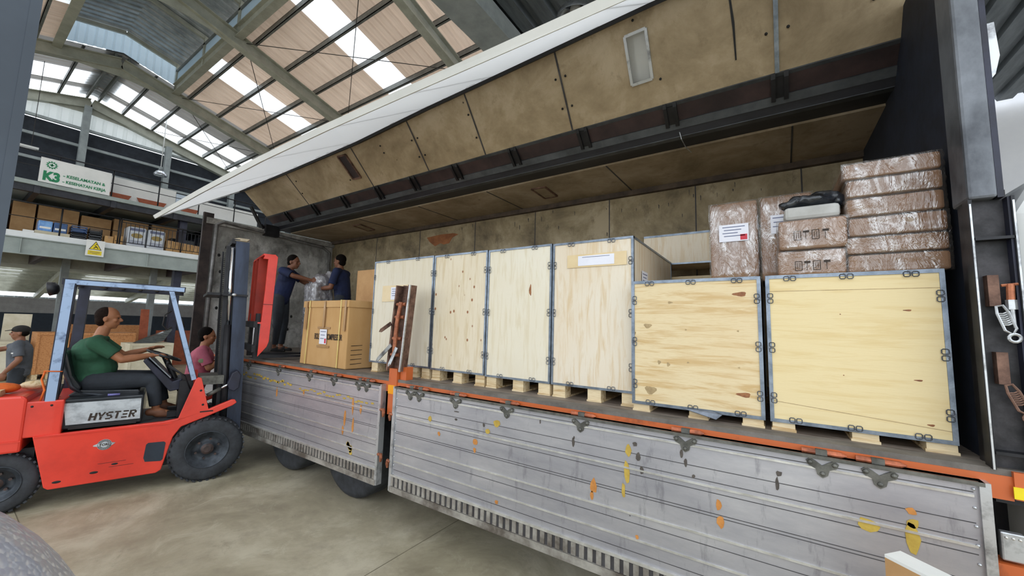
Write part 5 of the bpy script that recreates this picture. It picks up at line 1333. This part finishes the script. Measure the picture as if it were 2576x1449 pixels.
# ------------------------------------------------------------------ people
def frame(up_, side):
    u = V(up_).normalized(); s_ = V(side); s_ = (s_ - u * s_.dot(u)).normalized(); f = u.cross(s_)
    return Matrix((s_, f, u)).transposed()
def voxel(o, vs, sm=3, fac=.5):
    r_ = o.modifiers.new('remesh', 'REMESH'); r_.mode = 'VOXEL'; r_.voxel_size = vs; r_.use_smooth_shade = True
    s_ = o.modifiers.new('smooth', 'SMOOTH'); s_.iterations = sm; s_.factor = fac
    return o
def hand(mb, wr, d, pn, side, curl=.5, spread=.0):
    """wr wrist, d pointing direction, pn palm normal, side +1/-1 = where the thumb leaves"""
    d = V(d).normalized(); pn = V(pn); pn = (pn - d * pn.dot(d)).normalized(); sd_ = d.cross(pn) * side; wr = V(wr)
    Rm = Matrix((sd_, pn, d)).transposed()
    mb.ell(wr + d * .045, (.042, .017, .052), Rm, 12, 8)
    for k, (o_, L_) in enumerate(((.030, .068), (.010, .078), (-.011, .072), (-.031, .056))):
        b = wr + d * (.082 - .006 * (k == 3)) + sd_ * o_; c1_ = curl * .9; 
        d1_ = (d * math.cos(c1_) + pn * math.sin(c1_) + sd_ * (o_ * spread * 8)).normalized()
        d2_ = (d * math.cos(c1_ * 2) + pn * math.sin(c1_ * 2)).normalized()
        m_ = b + d1_ * L_ * .52; e_ = m_ + d2_ * L_ * .5
        mb.cone(b, m_, .0098, .0088, 8); mb.cone(m_, e_, .0088, .0075, 8)
    b = wr + d * .022 + sd_ * .030; m_ = b + (d * .6 + sd_ * .75 + pn * .25) * .038; e_ = m_ + (d * .85 + sd_ * .25 + pn * .45 * (1 + curl)) * .032
    mb.cone(b, m_, .0125, .0105, 8); mb.cone(m_, e_, .0105, .008, 8)
def figure(label, loc, rz, J, skin, hairm, top, bottom, shoe, sleeve=.8, bulk=1.0, hair='short', hw=None, vs=.008, curl=.6, beltz=None, patch=None, jaw=1.0):
    t = thing('person', label, 'person', loc, rz, world=False)
    P = {k: V(v) for k, v in J.items() if isinstance(v, (tuple, list, V))}
    hf = V(J['hf']).normalized()
    pel, ch, nk, hd = P['pel'], P['ch'], P['nk'], P['hd']
    side = (P['shR'] - P['shL']).normalized()
    F = frame(ch - pel, side); Fh = frame((hd - nk) * .4 + V((0, 0, 1)), V((hf.y, -hf.x, 0)))
    hup = Fh.col[2]; hs = Fh.col[0]; hfw = -Fh.col[1] if Fh.col[1].dot(hf) < 0 else Fh.col[1]
    b = MB(); k = bulk
    b.ell(pel, (.155 * k, .115 * k, .11), F); b.cone(pel, ch, .125 * k, .13 * k, 16); b.ell(ch, (.165 * k, .115 * k, .15), F)
    b.cone(ch + (nk - ch) * .5, nk + (hd - nk) * .35, .062, .055, 12)
    for s_ in ('L', 'R'):
        sh_, el, wr, hi, kn, an = P['sh' + s_], P['el' + s_], P['wr' + s_], P['hip' + s_], P['kn' + s_], P['an' + s_]
        b.ell(sh_, (.055, .055, .055)); b.cone(nk.lerp(sh_, .3) - V((0, 0, .02)), sh_, .055, .052, 12)
        b.cone(sh_, el, .05 * k, .041, 12); b.cone(el, el.lerp(wr, .35), .041, .042, 12); b.cone(el.lerp(wr, .35), wr, .042, .027, 12)
        hd_ = V(J.get('hd' + s_, (wr - el))); pn = V(J.get('pn' + s_, (0, 0, -1)))
        hand(b, wr, hd_, pn, (1 if s_ == 'R' else -1) * J.get('th' + s_, 1), J.get('curl' + s_, curl))
        b.cone(hi, kn, .083 * k, .058, 14); b.cone(kn, kn.lerp(an, .35), .056, .057, 12); b.cone(kn.lerp(an, .35), an, .057, .036, 12)
        ft = V(J.get('ft' + s_, (0, 1, 0))).normalized()
        b.cone(an - V((0, 0, .03)), an + ft * .12 - V((0, 0, .055)), .036, .026, 12); b.cone(an - ft * .04 - V((0, 0, .045)), an + ft * .05 - V((0, 0, .05)), .032, .034, 12)
    # head
    b.ell(hd + hup * .025 - hfw * .010, (.076, .095, .100), Fh, 20, 14)
    b.ell(hd - hup * .035 + hfw * .018, (.060 * jaw, .072, .082), Fh, 18, 12)
    b.ell(hd - hup * .092 + hfw * .052, (.026, .024, .022), Fh, 10, 8)
    b.cone(hd + hfw * .083 + hup * .012, hd + hfw * .104 - hup * .020, .009, .0145, 10)
    b.ell(hd + hfw * .098 - hup * .026, (.019, .013, .010), Fh, 10, 6)
    b.ell(hd + hfw * .080 + hup * .026, (.048, .014, .009), Fh, 10, 6)
    b.ell(hd + hfw * .084 - hup * .055, (.026, .010, .006), Fh, 10, 6); b.ell(hd + hfw * .080 - hup * .066, (.023, .011, .007), Fh, 10, 6)
    for s_ in (-1, 1):
        b.ell(hd + hs * .040 * s_ + hfw * .062 - hup * .02, (.024, .02, .02), Fh, 10, 6)
        ec = hd + hs * .077 * s_ - hup * .012 - hfw * .012
        b.ell(ec, (.010, .020, .031), Fh, 12, 8)
    voxel(b.build('body', skin, t, smooth=True), vs, 2, .4)
    e = MB()
    for s_ in (-1, 1): e.ell(hd + hs * .031 * s_ + hfw * .0825 + hup * .004, (.012, .006, .006), Fh, 10, 6)
    e.build('eyes', m_eye, t, smooth=True)
    # hair
    h = MB()
    if hair == 'short':
        h.ell(hd + hup * .045 - hfw * .022, (.083, .094, .092), Fh, 20, 14); h.ell(hd - hup * .01 - hfw * .05, (.074, .056, .07), Fh, 16, 10)
    elif hair == 'balding':
        h.ell(hd + hup * .032 - hfw * .034, (.083, .085, .094), Fh, 20, 14); h.ell(hd - hup * .02 - hfw * .055, (.076, .056, .07), Fh, 16, 10)
    elif hair == 'cap':
        h.ell(hd - hup * .0 - hfw * .045, (.079, .062, .06), Fh, 16, 10)
    voxel(h.build('hair', hairm, t, smooth=True), .006, 1)
    if hair == 'cap':
        c = MB().ell(hd + hup * .055 - hfw * .012, (.088, .106, .075), Fh, 20, 12); cp_ = hd + hup * .045 + hfw * .07
        c.hexa([cp_ - hs * .065, cp_ + hs * .065, cp_ + hs * .05 + hfw * .085 - hup * .015, cp_ - hs * .05 + hfw * .085 - hup * .015, cp_ - hs * .065 + hup * .014, cp_ + hs * .065 + hup * .014, cp_ + hs * .05 + hfw * .085 - hup * .005, cp_ - hs * .05 + hfw * .085 - hup * .005])
        voxel(c.build('cap', m_capm, t, smooth=True), .005, 2)
    # shirt
    s = MB(); g = .018
    s.ell(pel + (ch - pel) * .05, (.165 * k + g * .3, .128 * k, .10), F); s.cone(pel, ch, .138 * k, .145 * k, 18); s.ell(ch, (.178 * k, .13 * k, .165), F)
    s.ell(nk - V((0, 0, .035)), (.085, .075, .04), F)
    if bulk > 1.1: s.ell(pel.lerp(ch, .4) + hf * .05, (.15 * k, .13 * k, .14), F)
    if J.get('stand'):
        u_ = (ch - pel).normalized(); s.ell(pel - u_ * .05, (.170 * k, .130 * k, .10), F); s.ell(pel + u_ * .10, (.165 * k, .128 * k, .14), F); s.ell(pel - u_ * .10, (.165 * k, .125 * k, .06), F)
    for s_ in ('L', 'R'):
        sh_, el = P['sh' + s_], P['el' + s_]; e_ = sh_.lerp(el, sleeve)
        s.cone(nk.lerp(sh_, .35) - V((0, 0, .03)), sh_, .068, .066, 14); s.ell(sh_, (.066 * k, .066 * k, .066)); s.cone(sh_, e_, .066 * k, .064, 14, cap=False)
    voxel(s.build('shirt', top, t, smooth=True), .008, 2)
    q = MB()
    q.ell(pel - (ch - pel).normalized() * .03, (.158 * k, .122 * k, .10), F)
    for s_ in ('L', 'R'):
        hi, kn, an = P['hip' + s_], P['kn' + s_], P['an' + s_]
        q.cone(hi, kn, .096 * k, .072, 16); q.ell(kn, (.071, .071, .071)); q.cone(kn, kn.lerp(an, .93), .070, .056, 16, cap=False)
    voxel(q.build('trousers', bottom, t, smooth=True), .009, 3)
    for s_ in ('L', 'R'):
        an = P['an' + s_]; ft = V(J.get('ft' + s_, (0, 1, 0))).normalized()
        f_ = MB().cone(an + ft * .02 - V((0, 0, .068)), an + ft * .16 - V((0, 0, .07)), .040, .034, 12).cone(an - ft * .05 - V((0, 0, .055)), an + ft * .06 - V((0, 0, .05)), .040, .040, 12)
        voxel(f_.build('shoe', shoe, t, smooth=True), .009, 2)
    if patch:
        for nm, mb, m in patch: mb.build(nm, m, t)
    return t

# driver, in the forklift's frame
B = V((-.55, -.85, .70))
def rel(p): return tuple(V(p) - B)
J = dict(pel=rel((-.55, -1.02, 1.13)), ch=rel((-.55, -1.05, 1.42)), nk=rel((-.55, -1.00, 1.60)), hd=rel((-.55, -.955, 1.79)), hf=(.12, 1, -.02),
         shR=rel((-.36, -1.02, 1.53)), elR=rel((-.33, -.80, 1.35)), wrR=rel((-.42, -.55, 1.385)), hdR=(.0, 1, .05), pnR=(0, .1, -1),
         shL=rel((-.74, -1.02, 1.53)), elL=rel((-.80, -.82, 1.36)), wrL=rel((-.74, -.62, 1.43)), hdL=(.1, 1, .35), pnL=(.5, .2, -1), curlL=.25, curlR=.8,
         hipR=rel((-.44, -1.00, 1.11)), knR=rel((-.38, -.53, 1.11)), anR=rel((-.37, -.48, .80)), ftR=(0, 1, -.15),
         hipL=rel((-.66, -1.00, 1.11)), knL=rel((-.72, -.50, 1.11)), anL=rel((-.72, -.42, .80)), ftL=(0, 1, -.15))
figure('man in a dark green shirt seated driving the red forklift', fk(B), -TH, J, m_skin, m_hairb, m_green, m_dgrey, m_skind, sleeve=.72, bulk=1.15, hair='balding', vs=.007)
def standing(h, lean=0.0, turn=0.0):
    k = h / 1.68
    d = dict(pel=(0, 0, .95), ch=(0, .02 + lean, 1.27), nk=(0, .03 + lean * 1.4, 1.43), hd=(0, .05 + lean * 1.6, 1.565), hf=(0, 1, 0),
             shL=(-.19, .02 + lean, 1.37), elL=(-.24, .0 + lean, 1.09), wrL=(-.25, .08 + lean, .86), hdL=(0, .2, -1), pnL=(1, 0, 0),
             shR=(.19, .02 + lean, 1.37), elR=(.24, .0 + lean, 1.09), wrR=(.25, .08 + lean, .86), hdR=(0, .2, -1), pnR=(-1, 0, 0),
             hipL=(-.09, 0, .92), knL=(-.11, .03, .50), anL=(-.12, 0, .09), hipR=(.09, 0, .92), knR=(.11, .03, .50), anR=(.12, 0, .09))
    d['stand'] = 1
    return {a: (v if a == 'stand' else tuple(x * k for x in v) if a[:2] not in ('hf', 'pn', 'ft') and a[:3] not in ('hdL', 'hdR') else v) for a, v in d.items()}
# man in pink beside the mast
J = standing(1.68, .02); J.update(elR=(.22, .14, 1.14), wrR=(.10, .34, 1.30), hdR=(-.2, .7, .6), pnR=(-.6, .5, 0), curlR=.7, elL=(-.20, .16, 1.16), wrL=(-.10, .36, 1.28), hdL=(.2, .7, .6), pnL=(.6, .5, 0), hf=(.1, 1, -.05))
pat = MB().ell((.262, .05, 1.245), (.004, .035, .028))
figure('man in a pink shirt standing beside the forklift mast', (-6.70, 2.13, 0), R(-20), J, m_skin, m_hair, m_pink, m_dgrey, m_blackrub, patch=[('sleeve_patch', pat, m_patch)])
# man with the cap at the left edge
J = standing(1.60, .0); J.update(elR=(.26, .22, 1.22), wrR=(.20, .46, 1.16), hdR=(0, 1, .05), pnR=(0, 0, -1), curlR=.4, hf=(.0, 1, 0), elL=(-.26, -.03, 1.06), wrL=(-.25, .10, .86))
figure('man in a grey shirt and black cap reaching out at the left edge', (-10.5, .90, 0), R(165), J, m_skind, m_hair, m_grey, m_dgrey, m_blackrub, hair='cap', vs=.01, patch=[('sleeve_print', MB().box(-.268, -.262, .0, .06, 1.16, 1.18).box(-.268, -.262, .02, .04, 1.12, 1.16), m_white)])
# two men handling a wrapped load in the truck
J = standing(1.66, .05); J.update(elR=(.20, .26, 1.27), wrR=(.08, .50, 1.22), hdR=(-.1, 1, 0), pnR=(-1, 0, -.2), elL=(-.22, .24, 1.22), wrL=(-.10, .50, 1.12), hdL=(.1, 1, 0), pnL=(1, 0, -.2), hd=(0, .16, 1.53), hf=(.1, 1, -.45))
figure('man in a navy polo shirt reaching right behind the red backrest', (-6.98, 3.30, ZD), R(-50), J, m_skind, m_hair, m_blue, m_dgrey, m_blackrub, bulk=.98)
J = standing(1.70, .03); J.update(elR=(.24, .12, 1.12), wrR=(.16, .36, 1.15), hdR=(-.1, 1, 0), pnR=(-1, 0, -.2), elL=(-.25, .10, 1.10), wrL=(-.16, .34, 1.08), hdL=(.1, 1, 0), pnL=(1, 0, -.2), hf=(.1, 1, -.2))
figure('man in a blue shirt seen from behind, above the strapped carton', (-6.25, 3.98, ZD), R(122), J, m_skind, m_hair, m_blue, m_dgrey, m_blackrub)
t = thing('plastic_wrapped_load', 'shiny plastic-wrapped bundle held between the two men in the truck', 'bundle', (-6.55, 3.74, ZD))
ow = MB().box(-6.72, -6.42, 3.60, 3.84, ZD, 2.45).ell((-6.57, 3.72, 2.47), (.15, .13, .12)).build('grey_core', m_foam, t)
voxel(ow, .02, 4)
oo = MB().box(-6.76, -6.38, 3.56, 3.88, ZD, 2.47).ell((-6.57, 3.74, 2.5), (.18, .16, .16)).ell((-6.5, 3.86, 2.6), (.08, .08, .12)).build('plastic_wrap', m_filmbag, t)
voxel(oo, .02, 2); tx2 = bpy.data.textures.new('wrinkle', 'CLOUDS'); tx2.noise_scale = .06
d = oo.modifiers.new('d', 'DISPLACE'); d.texture = tx2; d.strength = .05

# ------------------------------------------------------------------ things close to the camera
t = thing('bubble_wrapped_roll', 'upright roll in bubble wrap at the bottom left corner', 'roll', (-1.0, -.168, 0))
MB().lathe([(.38, 0), (.39, 1.1)] + [(.39 * math.cos(R(a_)), 1.1 + .50 * math.sin(R(a_))) for a_ in range(6, 90, 6)] + [(.001, 1.60)], (-1.0, -.168, 0), (0, 0, 1), 64).build('roll_core', mat('grey_lilac_foam', '#c6cbdb', '#a3a9bd', .5, scale=5), t, smooth=True)
n = NT('bubble_wrap'); v = n.vor(70); b = n.t.nodes.new('ShaderNodeBump'); b.invert = True; b.inputs['Strength'].default_value = .8; b.inputs['Distance'].default_value = .01
n.t.links.new(v, b.inputs['Height'])
gl_ = n.t.nodes.new('ShaderNodeBsdfGlossy'); gl_.inputs['Roughness'].default_value = .2; n.t.links.new(b.outputs[0], gl_.inputs['Normal'])
tr_ = n.t.nodes.new('ShaderNodeBsdfTransparent'); di_ = n.t.nodes.new('ShaderNodeBsdfDiffuse'); di_.inputs[0].default_value = lin('#e2e5f0')
a1_ = n.t.nodes.new('ShaderNodeMixShader'); a1_.inputs[0].default_value = .4; a2_ = n.t.nodes.new('ShaderNodeMixShader'); a2_.inputs[0].default_value = .3
n.t.links.new(tr_.outputs[0], a1_.inputs[1]); n.t.links.new(di_.outputs[0], a1_.inputs[2]); n.t.links.new(a1_.outputs[0], a2_.inputs[1]); n.t.links.new(gl_.outputs[0], a2_.inputs[2]); n.t.links.new(a2_.outputs[0], n.out.inputs[0])
MB().lathe([(.40, 0), (.41, 1.1)] + [(.41 * math.cos(R(a_)), 1.1 + .525 * math.sin(R(a_))) for a_ in range(6, 90, 6)] + [(.001, 1.625)], (-1.0, -.168, 0), (0, 0, 1), 64).build('bubble_wrap', n.m, t, smooth=True)
t = thing('flat_carton', 'slim carton with a white top edge at the bottom right corner', 'carton', (.6, 1.55, 0))
A, Bq, Cq, Dq = (.29, 1.84), (.34, 1.90), (.98, 1.26), (.93, 1.20)
MB().hexa([(x, y, 0) for x, y in (A, Dq, Cq, Bq)] + [(x, y, 1.09) for x, y in (A, Dq, Cq, Bq)]).build('box_body', m_cardl, t)
MB().hexa([(x, y, 1.09) for x, y in (A, Dq, Cq, Bq)] + [(x, y, 1.10) for x, y in (A, Dq, Cq, Bq)]).build('white_top_edge', m_white, t)
